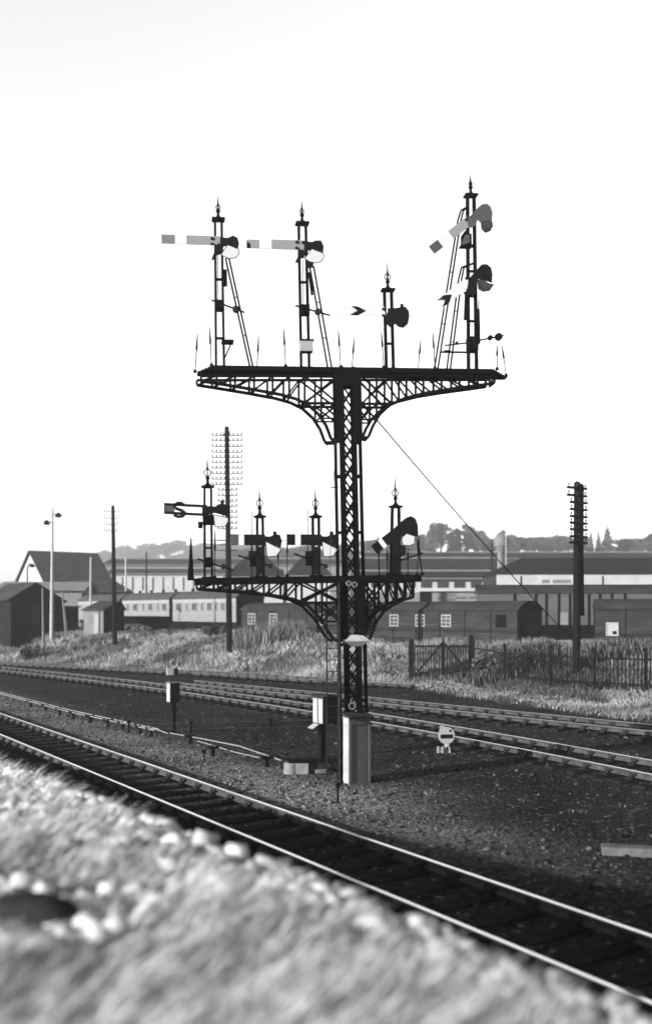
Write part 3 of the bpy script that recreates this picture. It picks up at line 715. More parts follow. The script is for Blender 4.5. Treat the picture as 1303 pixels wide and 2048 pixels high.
doll('tallest semaphore at the right with two lowered arms one above the other', -.05, (936, 952, 735), (934, 947, 393), .55,
     arms=[dict(plates=[(rot_pl(o1, 38, [(82, -10), (104, -10), (104, 9), (82, 9)]), 'arm_mid'), (rot_pl(o1, 38, [(55, -9.5), (82, -9.5), (82, 9.5), (55, 9.5)]), 'arm_white'), (rot_pl(o1, 38, [(8, -9.5), (55, -9.5), (55, 9.5), (8, 9.5)]), 'arm_grey')], bolts=[(932, 439)],
                spec=[(936, 436), (950, 420), (962, 409), (972, 407), (980, 413), (984, 425), (983, 440), (985, 452), (980, 462), (970, 466), (962, 458), (960, 445), (954, 440), (950, 452), (940, 456), (934, 448)],
                spec2=[[(930, 470), (938, 470), (938, 486), (926, 490), (924, 484)]], specm='arm_mid',
                lens=ell(972, 453, 10, 11), lensm='lens_grey', lamp=(932, 480)),
           dict(plates=[(rot_pl(o2, 38, [(70, -9), (86, -12), (104, -13), (86, 0), (106, 12), (84, 10), (72, 9)][0:7]), 'arm_white'), (rot_pl(o2, 38, [(52, 0), (66, -9.5), (84, -9.5), (70, 0), (84, 9.5), (66, 9.5)]), 'plate_dark'),
                        (rot_pl(o2, 38, [(8, -9.5), (66, -9.5), (52, 0), (66, 9.5), (8, 9.5)]), 'arm_white')], bolts=[(932, 556)],
                spec=[(936, 558), (950, 542), (962, 529), (972, 528), (981, 535), (984, 548), (983, 566), (972, 562), (956, 558), (950, 575), (940, 590), (928, 592), (934, 575)],
                spec2=[[(926, 585), (950, 572), (950, 588), (930, 592)]],
                lens=[(954, 560), (966, 560), (976, 567), (986, 569), (978, 581), (966, 583), (956, 578)], lensm='lens_grey')],
     stays=[[[(935, 413, 0), (921, 421, .05), (915, 440, .1), (868, 737, .33)], [(935, 413, .06), (926, 421, .11), (921, 440, .16), (875, 737, .35)]],
            [[(950, 525, 0), (922, 535, .05), (916, 560, .1), (893, 737, .3)], [(950, 525, .06), (927, 535, .11), (922, 560, .16), (900, 737, .34)]]], extra=tall_extra)
# lower platform
def s_arm(t, X, v):
    va = v-.16; m = MB()
    P0 = [(368, 1010.5), (365, 1007), (359, 1006), (352, 1007), (348, 1011), (350, 1016), (358, 1019), (366, 1022), (370, 1026), (368, 1031), (361, 1033.5), (353, 1033), (348, 1029.5)]
    m.path([L(x, y, va) for x, y in P0], .036, 6); m.build('letter', 'plate_dark', t, X)
    m = MB(); m.box(L(396, 1043, v).x, L(405, 1043, v).x, v-.1, v+.1, L(400, 1056, v).z, L(400, 1044, v).z); m.box(L(405, 1020, v).x, L(428, 1020, v).x, v-.09, v+.09, L(410, 1050, v).z, L(410, 1030, v).z); m.build('mechanism_box', 'iron', t, X)
doll('lower semaphore at the far left with hollow shunting arm bearing letter S', -.05, (409, 424, 1150), (409, 422, 975), 1.1,
     arms=[dict(plates=[([(328, 1007), (349, 1007.5), (349, 1027), (328, 1026)], 'arm_mid'), ([(328, 1005.5), (414, 1010), (414, 1015.5), (328, 1011)], 'plate_dark'), ([(328, 1022.5), (414, 1027), (414, 1032.5), (328, 1028)], 'plate_dark'), ([(328, 1010.5), (331, 1010.7), (331, 1023.7), (328, 1023.5)], 'plate_dark'),
                        ([(404, 1014), (418, 1014), (418, 1031), (404, 1030)], 'plate_dark')],
                spec=[(412, 1012), (430, 1013), (438, 1008), (448, 1008), (458, 1012), (458, 1034), (444, 1030), (430, 1026), (412, 1030)], spec2=[[(441, 1001), (448, 1000), (448, 1010), (441, 1010)]],
                lens=[(427, 1029), (456, 1036), (456, 1043), (450, 1053), (430, 1054)])],
     levers=[((395, 1118), (468, 1141), (416, 1124), [(447, 1133, .06)])], extra=s_arm)
def low_arm(dx, dy, mid):
    return dict(plates=home_arm(460+dx, 530+dx, 1069+dy, 1091+dy, 477+dx, 488+dx, mid, 'arm_dark', droop=.01),
                spec=[(526+dx, 1072+dy), (540+dx, 1073+dy), (548+dx, 1069+dy), (559+dx, 1069+dy), (564+dx, 1082+dy), (561+dx, 1096+dy), (540+dx, 1088+dy), (526+dx, 1094+dy)], spec2=[[(546+dx, 1063+dy), (553+dx, 1063+dy), (553+dx, 1071+dy), (546+dx, 1071+dy)], [(512+dx, 1094+dy), (528+dx, 1094+dy), (528+dx, 1148+dy), (514+dx, 1148+dy)], [(497+dx, 1102+dy), (512+dx, 1102+dy), (512+dx, 1114+dy), (497+dx, 1114+dy)]],
                lens=[(531+dx, 1083+dy), (562+dx, 1099+dy), (552+dx, 1112+dy), (534+dx, 1113+dy)])
doll('lower semaphore with level dark arm banded white, left of its twin', -.05, (515, 527, 1150), (514, 525, 1035), 1.0, arms=[low_arm(0, 0, 'arm_mid')],
     levers=[((476, 1111), (545, 1134), (508, 1122), [(541, 1132, .05)])])
doll('lower semaphore with level dark arm banded white, beside the mast', -.05, (626, 638, 1150), (625, 637, 1035), 1.0, arms=[low_arm(113, 0, 'arm_dark')],
     levers=[((588, 1107), (656, 1134), (620, 1120), [(652, 1132, .05)])])
o4 = (800, 1060)
doll('lower semaphore right of the mast, dark arm pulled down at an angle', -.05, (781, 798, 1150), (784, 797, 1015), 1.1,
     arms=[dict(plates=[(rot_pl(o4, 37, [(49, -10), (66, -10), (66, 10), (49, 10)]), 'arm_dark'), (rot_pl(o4, 37, [(40, -10), (49, -10), (49, 10), (40, 10)]), 'arm_white'), (rot_pl(o4, 37, [(2, -10), (40, -10), (40, 10), (2, 10)]), 'arm_dark')],
                spec=[(783, 1061), (798, 1046), (812, 1035), (821, 1032), (830, 1037), (835, 1050), (836, 1074), (824, 1072), (812, 1068), (803, 1074), (800, 1090), (811, 1092), (811, 1108), (800, 1114), (784, 1108), (784, 1080)],
                spec2=[[(782, 1095), (800, 1095), (800, 1149), (783, 1149)]],
                lens=[(803, 1076), (812, 1067), (829, 1073), (828, 1087), (818, 1091), (805, 1090)])],
     levers=[((796, 1122), (845, 1106), (791, 1124), [])])
# ---------------------------------------------------------------- ground finding by ray
def hit(px, py, Y0=9.0, Y1=140.0):
    Yq = np.arange(Y0, Y1, .05); Xq = (px-CX)*Yq/K; Zq = H-(py-HY)*Yq/K; g = zt(Xq, Yq)
    k = np.argmax(Zq <= g) if (Zq <= g).any() else len(Yq)-1
    return Vector((Xq[k], Yq[k], g[k]))
def at(px, Y):
    x = (px-CX)*Y/K; return Vector((x, Y, zg(x, Y)))

# ---------------------------------------------------------------- trackside equipment
RT = R(32)
def frame_px(px, py):                                       # base point on the ground under a pixel
    return hit(px, py)
# wooden cabinet at the mast foot
b = frame_px(698, 1572); cab = thing('relay_cabinet', 'tall grey boarded wooden cabinet with dark lid at the foot of the mast', 'cabinet', b, RT)
s = b.y/K; hgt = 139*s; wd, dp = .56, .24
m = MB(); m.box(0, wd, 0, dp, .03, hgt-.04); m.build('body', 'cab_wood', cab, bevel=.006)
m = MB(); m.box(-.012, 0-.002, .015, dp-.015, .04, hgt-.05); m.build('lit_side_panel', 'white_dirty', cab)  # white sheet on the sun-facing side, sunlight put into its colour
m = MB(); m.box(.0, .05, -.014, -.002, .04, hgt-.12); m.box(wd-.05, wd+.002, -.014, -.002, .04, hgt-.12); m.box(.05, wd-.05, -.014, -.002, hgt-.19, hgt-.12); m.box(-.01, wd+.01, -.016, dp, .0, .045); m.build('door_frame', 'cab_wood', cab)
m = MB(); m.add([(-.04, -.07, hgt-.06), (wd+.04, -.07, hgt-.06), (wd+.04, dp+.04, hgt+.02), (-.04, dp+.04, hgt+.02), (-.04, -.07, hgt-.02), (wd+.04, -.07, hgt-.02), (wd+.04, dp+.04, hgt+.06), (-.04, dp+.04, hgt+.06)], [(0, 1, 2, 3), (4, 5, 6, 7), (0, 1, 5, 4), (1, 2, 6, 5), (2, 3, 7, 6), (3, 0, 4, 7)]); m.build('lid', 'cab_roof', cab)
# cabinet on a post, left of the mast
b = frame_px(648, 1517); s = b.y/K; z0, z1 = 69*s, 122*s
t = thing('post_cabinet', 'dark cabinet on a stout post with two pale side panels, left of the mast', 'cabinet', b, RT)
m = MB(); m.box(-.11, .05, -.02, .12, -.2, z0+.02); m.build('post', 'creosote', t)
x0, x1, y0, y1 = -.10, .33, -.12, .38
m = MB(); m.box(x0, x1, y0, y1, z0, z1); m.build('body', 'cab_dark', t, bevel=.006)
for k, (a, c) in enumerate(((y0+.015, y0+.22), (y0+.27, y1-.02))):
    m = MB(); m.box(x0-.02, x0-.003, a, c, z0+.02, z1-.03); m.build('lit_side_panel', 'white_paint', t)  # pale panels on the sun-facing side, their lit look put into the white
m = MB(); m.prism([(x0-.05, y0-.05, z1+.003), (x1+.05, y0-.05, z1+.003), (x1+.05, y0-.05, z1+.03), ((x0+x1)/2, y0-.05, z1+.075), (x0-.05, y0-.05, z1+.03)], (0, .001, 0))
m = MB(); m.prism([(x0-.05, (y0+y1)/2, z1+.003), (x1+.05, (y0+y1)/2, z1+.003), (x1+.05, (y0+y1)/2, z1+.03), ((x0+x1)/2, (y0+y1)/2, z1+.075), (x0-.05, (y0+y1)/2, z1+.03)], (0, y1-y0+.1, 0)); m.build('lid', 'cab_roof', t)
m = MB(); m.obox((x0-.16, .10, z0-.05), (.09, 0, .05), (0, .13, 0), (-.005, 0, .01)); m.build('flap', 'white_paint', t)
# small box on a post further left
b = frame_px(348, 1466); s = b.y/K; z0, z1 = 62*s, 100*s
t = thing('post_box', 'small dark box, its sunlit side coloured white, on a slim post beside the rodding', 'cabinet', b, RT)
m = MB(); m.box(-.05, .05, -.04, .05, -.2, z0+.02); m.build('post', 'creosote', t)
x0, x1, y0, y1 = -.17, .14, -.12, .16
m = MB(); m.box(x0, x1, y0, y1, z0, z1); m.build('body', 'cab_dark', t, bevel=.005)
m = MB(); m.box(x0-.015, x0-.002, y0+.01, y1-.01, z0+.01, z1-.01); m.build('lit_side_panel', 'white_paint', t)  # lit side of the box put in as a white sheet
m = MB(); m.box(x0-.04, x1+.03, y0-.03, y1+.03, z1+.002, z1+.03); m.build('lid', 'pole_grey', t)
# low bench-like rod cover
b = frame_px(582, 1549); s = b.y/K
t = thing('rod_cover', 'low dark plank cover on a pale round-edged block beside the cabinet', 'trough', b, R(4))
m = MB(); m.lathe((0, .14, 0), [(.17, -.05), (.17, .24), (.15, .26)], 16); m.box(.0, .40, 0, .28, -.05, .26); m.build('block', 'concrete', t, smooth=False)
m = MB(); m.box(.41, .62, .02, .30, -.05, .255); m.build('end_box', 'creosote', t)
m = MB(); m.box(-.06, 1.08, -.02, .34, .262, .31); m.build('plank', 'creosote', t)
m = MB(); m.box(.93, 1.02, .1, .22, -.05, .26); m.build('leg', 'creosote', t)
m = MB(); m.beam((.55, -.25, .10), (.80, -.18, .10), .09, .03); m.tube((.75, -.2, .08), (1.0, -.05, .03), .018); m.build('rod', 'concrete', t)
b = frame_px(675, 1606); m = MB(); m.tube(b-Vector((0, 0, .1)), b+Vector((0, 0, .30)), .022, n=8); m.lathe(b+Vector((0, 0, .30)), [(.03, -.01), (.045, 0), (.045, .07), (.02, .09)], 8)
solo('marker_peg', m, 'iron', 'short iron peg standing in front of the cabinet by the near rail', 'peg', b)
# disc shunting signal
b = frame_px(892, 1506); s = b.y/K; dsc = thing('disc_signal', 'white round ground signal disc with dark bar, beside the middle line', 'ground signal', b, R(8))
zc = 35*s; r = 17*s
m = MB(); pl = [(r*math.cos(a), 0, zc+r*math.sin(a)) for a in [2*math.pi*k/28 for k in range(28)]]; m.prism(pl, (0, .015, 0)); m.prism([(-r*.95, .001, zc+r*.2), (-r*.2, .001, zc+r*.7), (-r*.25, .001, zc+r*1.12), (-r*.7, .001, zc+r*1.18)], (0, .016, 0)); dd = m.build('disc', 'white_paint', dsc)
m = MB(); m.box(-r*.72, r*.75, -.016, -.009, zc-r*.34, zc+r*.12); m.tube((r*.45, -.02, zc+r*.55), (r*.45, .02, zc+r*.55), r*.14); m.build('bar', 'plate_dark', dd)
m = MB(); m.box(-.11, .10, .02, .2, -.05, .04); m.tube((.0, .06, 0), (.0, .06, zc+.05), .035); m.tube((.11, .02, .0), (.06, .02, zc-r*.8), .02); m.tube((-.02, .03, zc-r), (.06, 0, zc-r*1.25), .03); m.build('stand', 'white_dirty', dsc)
m = MB(); m.lathe((-.21, .02, -.02), [(.05, 0), (.05, .17), (.03, .20)], 10); m.lathe((-.10, .0, -.02), [(.055, 0), (.055, .15), (.02, .19)], 10); m.build('lamp', 'concrete', dsc)
# second disc far off, point lever
b = frame_px(348, 1354); s = b.y/K; t = thing('point_lever', 'small pale point lever stand between the far tracks', 'point lever', b, R(20))
m = MB(); m.box(-.45, .5, -.15, .15, -.05, .12); m.build('base', 'iron_worn', t)
m = MB(); m.box(-.42, -.05, -.17, .1, .125, .52); m.build('casing', 'white_dirty', t); m = MB(); m.lathe((.1, 0, .12), [(.16, 0), (.16, .3), (.05, .4)], 10); m.beam((.1, 0, .4), (.35, -.1, .85), .05, .05); m.build('lever', 'iron', t)
# point rodding on stools
t0 = hit(47, 1396); t = thing('point_rodding', 'pale rods running on low stools beside the near line', 'point rodding', t0)
X0 = Matrix.Translation(-t0)
def gp(px, py, dz): q = hit(px, py); return q+Vector((0, 0, dz))
lineA = [gp(x, y, .26) for x, y in ((-30, 1388), (47, 1409), (145, 1436), (245, 1459), (318, 1476))]
lineB = [gp(x, y, .20) for x, y in ((340, 1480), (400, 1491), (480, 1508), (562, 1538))]
for ln, offs in ((lineA, (0, .16)), (lineA[3:]+[lineB[0]], (.06,)), (lineB, (0,))):
    for o_ in offs:
        m = MB(); m.path([p+Vector((-o_*.85, -o_*.5, -o_*.15)) for p in ln], .019, 6); m.build('rod', 'concrete', t, X0)
m = MB(); m.path([gp(395, 1493, .15), gp(470, 1512, .1), gp(520, 1522, .07)], .016, 6); m.build('rod', 'concrete', t, X0)
proto = None
for x, y in ((62, 1414), (92, 1423), (120, 1430), (147, 1438), (180, 1446), (216, 1455), (245, 1460), (280, 1468), (302, 1473), (380, 1488), (425, 1512), (532, 1534)):
    q = gp(x, y, 0)
    if proto is None:
        m = MB(); m.box(-.05, .05, -.05, .05, -.15, .20); m.box(-.16, .16, -.06, .06, .20, .235)
        for e in (-.12, 0, .12): m.tube((e, -.05, .25), (e, .05, .25), .03, n=8)
        m.box(-.16, -.14, -.05, .05, .235, .31); m.box(.14, .16, -.05, .05, .235, .31)
        proto = o = m.build('stool', 'iron_worn', t)
    else: o = copy_tree(proto, t)
    o.location = q-t0; o.rotation_euler = (0, 0, RT)
# pair of dark signal wires on stakes
b0 = hit(255, 1463); t = thing('signal_wire_run', 'two thin dark wires on short stakes crossing the ash towards the post cabinet', 'wire', b0); X0 = Matrix.Translation(-b0)
for dz, ys in ((.30, 0), (.12, 0)):
    m = MB(); m.path([hit(200, 1468)+Vector((0, 0, dz)), hit(385, 1466)+Vector((0, 0, dz)), hit(540, 1462)+Vector((0, 0, dz)), hit(640, 1459)+Vector((0, 0, dz))], .013, 5); m.build('wire', 'wire', t, X0)
for x, y in ((258, 1466), (382, 1467), (541, 1462)):
    q = hit(x, y); m = MB(); m.box(q.x-.03, q.x+.03, q.y-.03, q.y+.03, q.z-.1, q.z+.40); m.tube(q+Vector((0, -.06, .34)), q+Vector((0, .06, .34)), .06, n=10); m.build('stake', 'iron', t, X0)
for x, y, h_, lab in ((408, 1528, .34, 'thin iron stake in the pale gravel left of the rod cover'),):
    q = hit(x, y); m = MB(); m.tube(q-Vector((0, 0, .1)), q+Vector((0, 0, h_)), .014, n=6); m.box(q.x-.06, q.x+.06, q.y-.02, q.y+.02, q.z+h_-.08, q.z+h_); solo('iron_stake', m, 'iron', lab, 'stake', q)
q = hit(1203, 1712); m = MB(); m.box(0, 1.1, 0, .28, -.05, .13); o = m.build('concrete_slab', 'slab', None, bevel=.01); o.location = q; o.rotation_euler = (0, 0, R(-12)); tag(o, 'pale concrete trough lid lying at the right edge of the near ash', 'slab')
q = hit(70, 1848, 3.0); m = MB()
m.lathe((0, 0, -.15), [(.34, 0), (.36, .12), (.30, .25), (.17, .33), (.04, .36)], 18); o = m.build('dark_mound', 'mound', None, smooth=True); o.location = q+Vector((-.05, 0, .02)); o.scale = (.85, .55, .62); tag(o, 'smooth dark boulder half buried in the pale stones, lower left', 'mound')  # rounded dark form placed for an unidentified dark patch

# ---------------------------------------------------------------- poles
def cross_pole(name, label, cat, px, pyb, ptx, pty, rb, rt, m_pole, arms=(), group=None, ins=True, Y=None, twin=None, skew=0.0, thick=.055):
    b = hit(px, pyb) if Y is None else at(px, Y); t = thing(name, label, cat, b, 0, group); top = P(ptx, pty, b.y)-b
    m = MB(); m.tube((0, 0, -.4), top, rb, rt, 10); m.lathe(top, [(rt, 0), (rt*.6, .06), (.01, .09)], 10); m.build('pole', m_pole, t)
    if twin:
        tx, ty, jx, jy = twin; q0 = P(jx, jy, b.y)-b+Vector((0, .25, 0)); q1 = P(tx, ty, b.y)-b+Vector((0, .5, 0)); m = MB(); m.tube(q0-Vector((0, .1, 3.0)), q0, rb*.8, rb*.72, 9); m.tube(q0, q1, rb*.72, rt*.85, 9); m.lathe(q1, [(rt*.85, 0), (rt*.5, .08), (.01, .12)], 9); m.build('pole', m_pole, t)
    for y, xl, xr, n in arms:
        a = P(xl, y, b.y)-b; c = P(xr, y, b.y)-b; off = Vector((0, -rt-.04, 0)); sk = Vector((0, skew*(c.x-a.x), 0))
        m = MB(); m.beam(a+off-sk, c+off+sk, thick, thick); 
        for k in range(n if n > 4 else 0):
            f = (k+.15)/(n-.7); m.lathe(a+off-sk+(c-a+sk*2)*f, [(.025, 0), (.025, .07), (.055, .08), (.06, .13), (.035, .16), (.01, .17)], 6)
        arm = m.build('crossarm', m_pole, t)
        for k in range(n if n <= 4 else 0):
            f = (k+.15)/(n-.7); q = a+off-sk+(c-a+sk*2)*f; m = MB()
            m.lathe(q, [(.014, 0), (.014, .10), (.038, .11), (.045, .15), (.03, .19), (.01, .21)], 6); m.build('insulator', 'insulator', arm)
    return t
BIG = None
rows = [(870, 445, 461, 2)]+[(y, 424, 485, 8) for y in (872, 882.5, 894, 905.5, 916, 926.5, 937, 948, 959, 970)]+[(y, 436, 475, 5) for y in (981, 992, 1003, 1014, 1025, 1036, 1047, 1058)]+[(y, 434, 474, 0) for y in (1081, 1090, 1101)]
cross_pole('telegraph_pole', 'tallest telegraph pole, crowded with crossarms, rising behind the lower platform', 'telegraph pole', 459, 1304, 453.5, 855, .2, .14, 'creosote', rows, thick=.055)
cross_pole('telegraph_pole', 'plain dark telegraph pole with four short crossarms beside the small hut', 'telegraph pole', 230, 1289, 226, 1013, .17, .12, 'creosote', [(1024, 209, 239, 4), (1037, 210, 239, 4), (1049, 210, 238, 4), (1062, 210, 236, 4)], thick=.04)
ys_r = (977, 992, 1006, 1020, 1034, 1047, 1060, 1074, 1086)
cross_pole('telegraph_pole', 'heavy twin telegraph pole with stacked crossarms standing behind the picket fence', 'telegraph pole', 1151.5, 1343, 1153, 966, .185, .15, 'creosote', [(y, (1128 if k < 2 else 1134), 1174, 3) for k, y in enumerate(ys_r)], twin=(1167, 969, 1163, 1100), skew=.35, thick=.11)
t = cross_pole('lamp_post', 'tall pale lamp post with two lamp heads and a crossarm beside the dark shed', 'lamp post', 103.5, 1283, 105.5, 1018, .16, .07, 'pole_white', [(1045, 90, 108, 0)])
b = t.location; 
for x, y in ((94, 1046), (117, 1031)):
    q = P(x, y, b.y)-b; m = MB(); m.lathe(q, [(.05, .22), (.22, .10), (.25, -.05), (.16, -.14), (.02, -.16)], 10); m.tube(q+Vector((0, 0, .1)), (P(106, y-3, b.y)-b), .03); m.build('lamp_head', 'iron', t)
cross_pole('thin_post', 'slim pale post at the foot of the bank at the far left', 'post', 88, 1318, 85.5, 1178, .11, .06, 'pole_grey')
cross_pole('thin_post', 'slim white post standing against the big slate roof', 'post', 181, 0, 182, 1115, .12, .09, 'pole_white', Y=100)
cross_pole('thin_post', 'slim white post standing before the long pale works roofs', 'post', 252, 0, 252, 1116, .12, .09, 'pole_white', Y=105)
cross_pole('thin_post', 'dark slender pole with a stay, above the row of coaches', 'post', 293, 0, 293, 1105, .09, .07, 'creosote', Y=105)
cross_pole('thin_post', 'dark leaning pole beside the low shed roof at the left', 'post', 133, 1278, 125, 1183, .07, .05, 'pole_grey')
cross_pole('thin_post', 'paler leaning stay pole next to the dark leaning one', 'post', 137, 1277, 128, 1205, .05, .04, 'pole_grey')
cross_pole('telegraph_pole', 'distant telegraph pole with three crossarms before the works roofs at right', 'telegraph pole', 983, 0, 983, 1088, .16, .12, 'creosote', [(1094, 974, 992, 0), (1101, 975, 991, 0), (1108, 976, 990, 0)], Y=118)
cross_pole('thin_post', 'thin white flagpole on the works roof line at right', 'post', 1011, 0, 1011, 1069, .09, .06, 'pole_white', Y=125)
t = thing('water_tower', 'pale conical water tower standing behind the white fascia building', 'water tower', at(1000, 135)); b = t.location; s = 135/K
m = MB(); m.tube((0, 0, 0), (0, 0, P(0, 1105, 135).z-b.z), .5, .42, 12); m.build('shaft', 'pole_grey', t)
m = MB(); q = P(1001, 1105, 135)-b; m.lathe(q, [(.45, 0), (.95, .9), (.95, 2.0), (.3, 2.5)], 14); m.build('tank', 'pole_grey', t)
m = MB(); m.lathe(P(1001, 1084, 135)-b, [(.5, -.2), (.75, .05), (.6, .3)], 12); m.build('cap', 'van_dark', t)
b = at(57, 80); t = thing('lamp_post', 'grey swan-neck lamp at the far left edge above the dark shed', 'lamp post', b)
p0 = P(55, 1175, 80)-b; m = MB(); m.path([Vector((p0.x, 0, 0)), P(55, 1140, 80)-b, P(57, 1131, 80)-b, P(61, 1127, 80)-b, P(65, 1129, 80)-b], .07, 7); m.build('pole', 'pole_grey', t); m = MB(); m.lathe(P(65, 1130, 80)-b, [(.06, .08), (.22, -.06), (.2, -.16), (.02, -.2)], 10); m.build('lamp_head', 'iron', t)
# guy wire from the upper platform to the twin pole
a = T @ L(672, 744, VF-.05); pole_b = hit(1151.5, 1343); c = P(1147, 1283, pole_b.y-.2)
m = MB(); N_ = 24
m.path([a.lerp(c, k/N_)-Vector((0, 0, 1.1*4*(k/N_)*(1-k/N_)*.14)) for k in range(N_+1)], .017, 6)
solo('guy_wire', m, 'wire', 'long guy wire slanting from the upper platform down to the twin telegraph pole', 'wire', c)

# ---------------------------------------------------------------- picket fence and gate
def bay(px0, px1, top=.0):
    pass
fl = [(942, 1351), (1008, 1366), (1100, 1375), (1188, 1382), (1290, 1388), (1400, 1394)]
fb_ = [hit(x, y) for x, y in fl]
fen = thing('picket_fence', 'dark tall picket fence running right from the gate along the weedy bank', 'fence', fb_[0]); X0 = Matrix.Translation(-fb_[0])
for i, q in enumerate(fb_):
    if i == 0: continue
    m = MB(); m.box(q.x-.06, q.x+.06, q.y-.07, q.y+.05, q.z-.3, q.z+1.86); m.build('post', 'fence_wood', fen, X0)
rgen = random.Random(5)
for a, c in zip(fb_[:-1], fb_[1:]):
    m = MB(); n = int((c-a).length/.17); dirv = (c-a).normalized()
    for k in range(1, n):
        if rgen.random() < .05: continue
        q = a.lerp(c, k/n); q.z = zg(q.x, q.y); h_ = 1.72+rgen.uniform(-.10, .08); ln = rgen.uniform(-.03, .03)
        m.prism([q+dirv*-.028+Vector((0, 0, -.05)), q+dirv*.028+Vector((0, 0, -.05)), q+dirv*(.028+ln)+Vector((0, 0, h_-.06)), q+dirv*ln+Vector((0, 0, h_)), q+dirv*(ln-.028)+Vector((0, 0, h_-.06))], (0, .02, 0))
    for z in (.35, 1.4): m.beam(a+Vector((0, .04, z)), c+Vector((0, .04, z)), .07, .04)
    m.build('picket_panel', 'fence_wood', fen, X0)
g0, g1 = hit(822, 1357), hit(942, 1349)
for q, lab in ((g0, 'thick dark gate post at the free left end of the gate'), (g1, 'thick dark gate post between the gate and the picket fence')):
    m = MB(); s = q.y/K; m.box(q.x-.13, q.x+.13, q.y-.13, q.y+.13, q.z-.3, q.z+1.92); m.prism([(q.x-.13, q.y, q.z+1.921), (q.x+.13, q.y, q.z+1.921), (q.x, q.y, q.z+2.03)], (0, .25, 0)); solo('gate_post', m, 'fence_wood', lab, 'gate post', q)
gate = thing('field_gate', 'wide dark paling gate with diagonal braces between two thick posts', 'gate', g0); X0 = Matrix.Translation(-g0)
a, c = g0.lerp(g1, .06), g0.lerp(g1, .95); zb = min(a.z, c.z)+.12; a.z = c.z = zb; mid = a.lerp(c, .52); dirv = (c-a).normalized()
m = MB(); n = int((c-a).length/.13)
for k in range(n+1):
    q = a.lerp(c, k/n); m.beam(q, q+Vector((0, 0, 1.62+rgen.uniform(-.03, .03))), .05, .018)
m.build('paling', 'fence_wood', gate, X0)
m = MB(); up = Vector((0, -.04, 0))
m.beam(a+up, c+up, .09, .05); m.beam(a+up+Vector((0, 0, 1.5)), c+up+Vector((0, 0, 1.5)), .09, .05); m.build('rail', 'fence_wood', gate, X0)
m = MB(); up = Vector((0, -.085, 0)); m.beam(a+up+Vector((0, 0, .05)), mid+up+Vector((0, 0, 1.72)), .08, .04); m.beam(c+up+Vector((0, 0, .2)), mid+up+Vector((0, 0, 1.72)), .08, .04); m.beam(mid+up*1.5, mid+up*1.5+Vector((0, 0, 1.95)), .08, .05); m.build('brace', 'fence_wood', gate, X0)

# ---------------------------------------------------------------- vans and coaches
def window(parent, x0, x1, z0, z1, y, nx_=2, nz_=3, frame='white_paint', pane='glass_dark', fw=.05):
    m = MB(); m.box(x0+.01, x1-.01, y-.012, y-.004, z0+.01, z1-.01); 
    f = MB(); yy0, yy1 = y-.05, y-.003
    f.box(x0, x0+fw, yy0, yy1, z0, z1); f.box(x1-fw, x1, yy0, yy1, z0, z1); f.box(x0+fw, x1-fw, yy0, yy1, z0, z0+fw); f.box(x0+fw, x1-fw, yy0, yy1, z1-fw, z1)
    for k in range(1, nx_): xx = x0+(x1-x0)*k/nx_; f.box(xx-fw*.35, xx+fw*.35, yy0+.01, yy1, z0+fw, z1-fw)
    for k in range(1, nz_): zz = z0+(z1-z0)*k/nz_; f.box(x0+fw, x1-fw, yy0+.014, yy1-.002, zz-fw*.35, zz+fw*.35)
    w_ = f.build('window', frame, parent); m.build('pane', pane, w_); return w_
def arch(L0, L1, wdt, z0, rise, ov=.08, n=10, th=.05):
    m = MB(); prof = []
    for k in range(n+1):
        f = -1+2*k/n; prof.append((wdt/2+f*(wdt/2+ov), z0+rise*(1-abs(f)**2.2)))
    m.prism([(0, y, z) for y, z in prof]+[(0, y, z-th) for y, z in prof[::-1]], (1, 0, 0))
    c = (L0+L1)/2; m.v = [Vector((c+v.x*(L1-L0+2*ov), v.y, v.z)) for v in m.v]; return m
def van_body(t, length, wdt, hw, rise, side='van_wood', end='van_wood', roof='van_roof', battens=True):
    m = MB(); m.box(-length, 0, 0, wdt, -.5, hw); m.cur = 1
    pr = [(0, wdt*k/10, hw+rise*.97*(1-abs(-1+.2*k)**2.2)) for k in range(11)]
    m.build('body', [side, end], t)
    for x in (-length, 0):
        e = MB(); e.prism([(x+(.004 if x == 0 else -.004), y, z) for _, y, z in pr]+[(x, wdt, hw-.002), (x, 0, hw-.002)], (.02, 0, 0)); e.build('end_panel', end, t)
    arch(-length, 0, wdt, hw-.0, rise).build('roof', roof, t, smooth=False)
    if battens:
        b_ = MB(); n = max(2, int(length/1.6))
        for k in range(n+1):
            x = -length+length*k/n; x = min(max(x, -length+.03), -.03); b_.box(x-.022, x+.022, -.022, -.002, -.3, hw-.03)
        b_.box(-length, 0, -.03, -.003, hw-.029, hw+.0); b_.build('batten', 'van_dark', t)
AV = R(45); VO = Vector((10.74, 56.0, 1.62))
def sv_(px, x=10.74, y=56.0, a=AV):
    q = (px-CX)/K; return (x-y*q)/(math.cos(a)+q*math.sin(a))
def line_pt(s, a=AV, o=VO): return o+Vector((-math.cos(a)*s, math.sin(a)*s, 0))
va = thing('van_body', 'long grounded wooden van body with small white windows, right of the mast', 'van body', VO, -AV)
lenA = sv_(742); van_body(va, lenA, 2.4, 2.03, .50)
for px, pn in ((788, 'lens_grey'), (840, 'glass_dark'), (892, 'glass_dark')):
    s = sv_(px); window(va, -s-.36, -s+.36, 1.0, 1.72, 0, pane=pn)
m = MB(); s = sv_(1001); m.box(-s-.36, -s+.36, -.02, -.004, 1.0, 1.74); m.build('hatch', 'van_dark', va)
m = MB(); s = sv_(842); m.path([(-s, -.22, -.3), (-s, -.22, 1.9), (-s+.25, .1, 2.25), (-s+.42, .25, 2.5)], .07, 8); m.build('stove_pipe', 'iron', va)
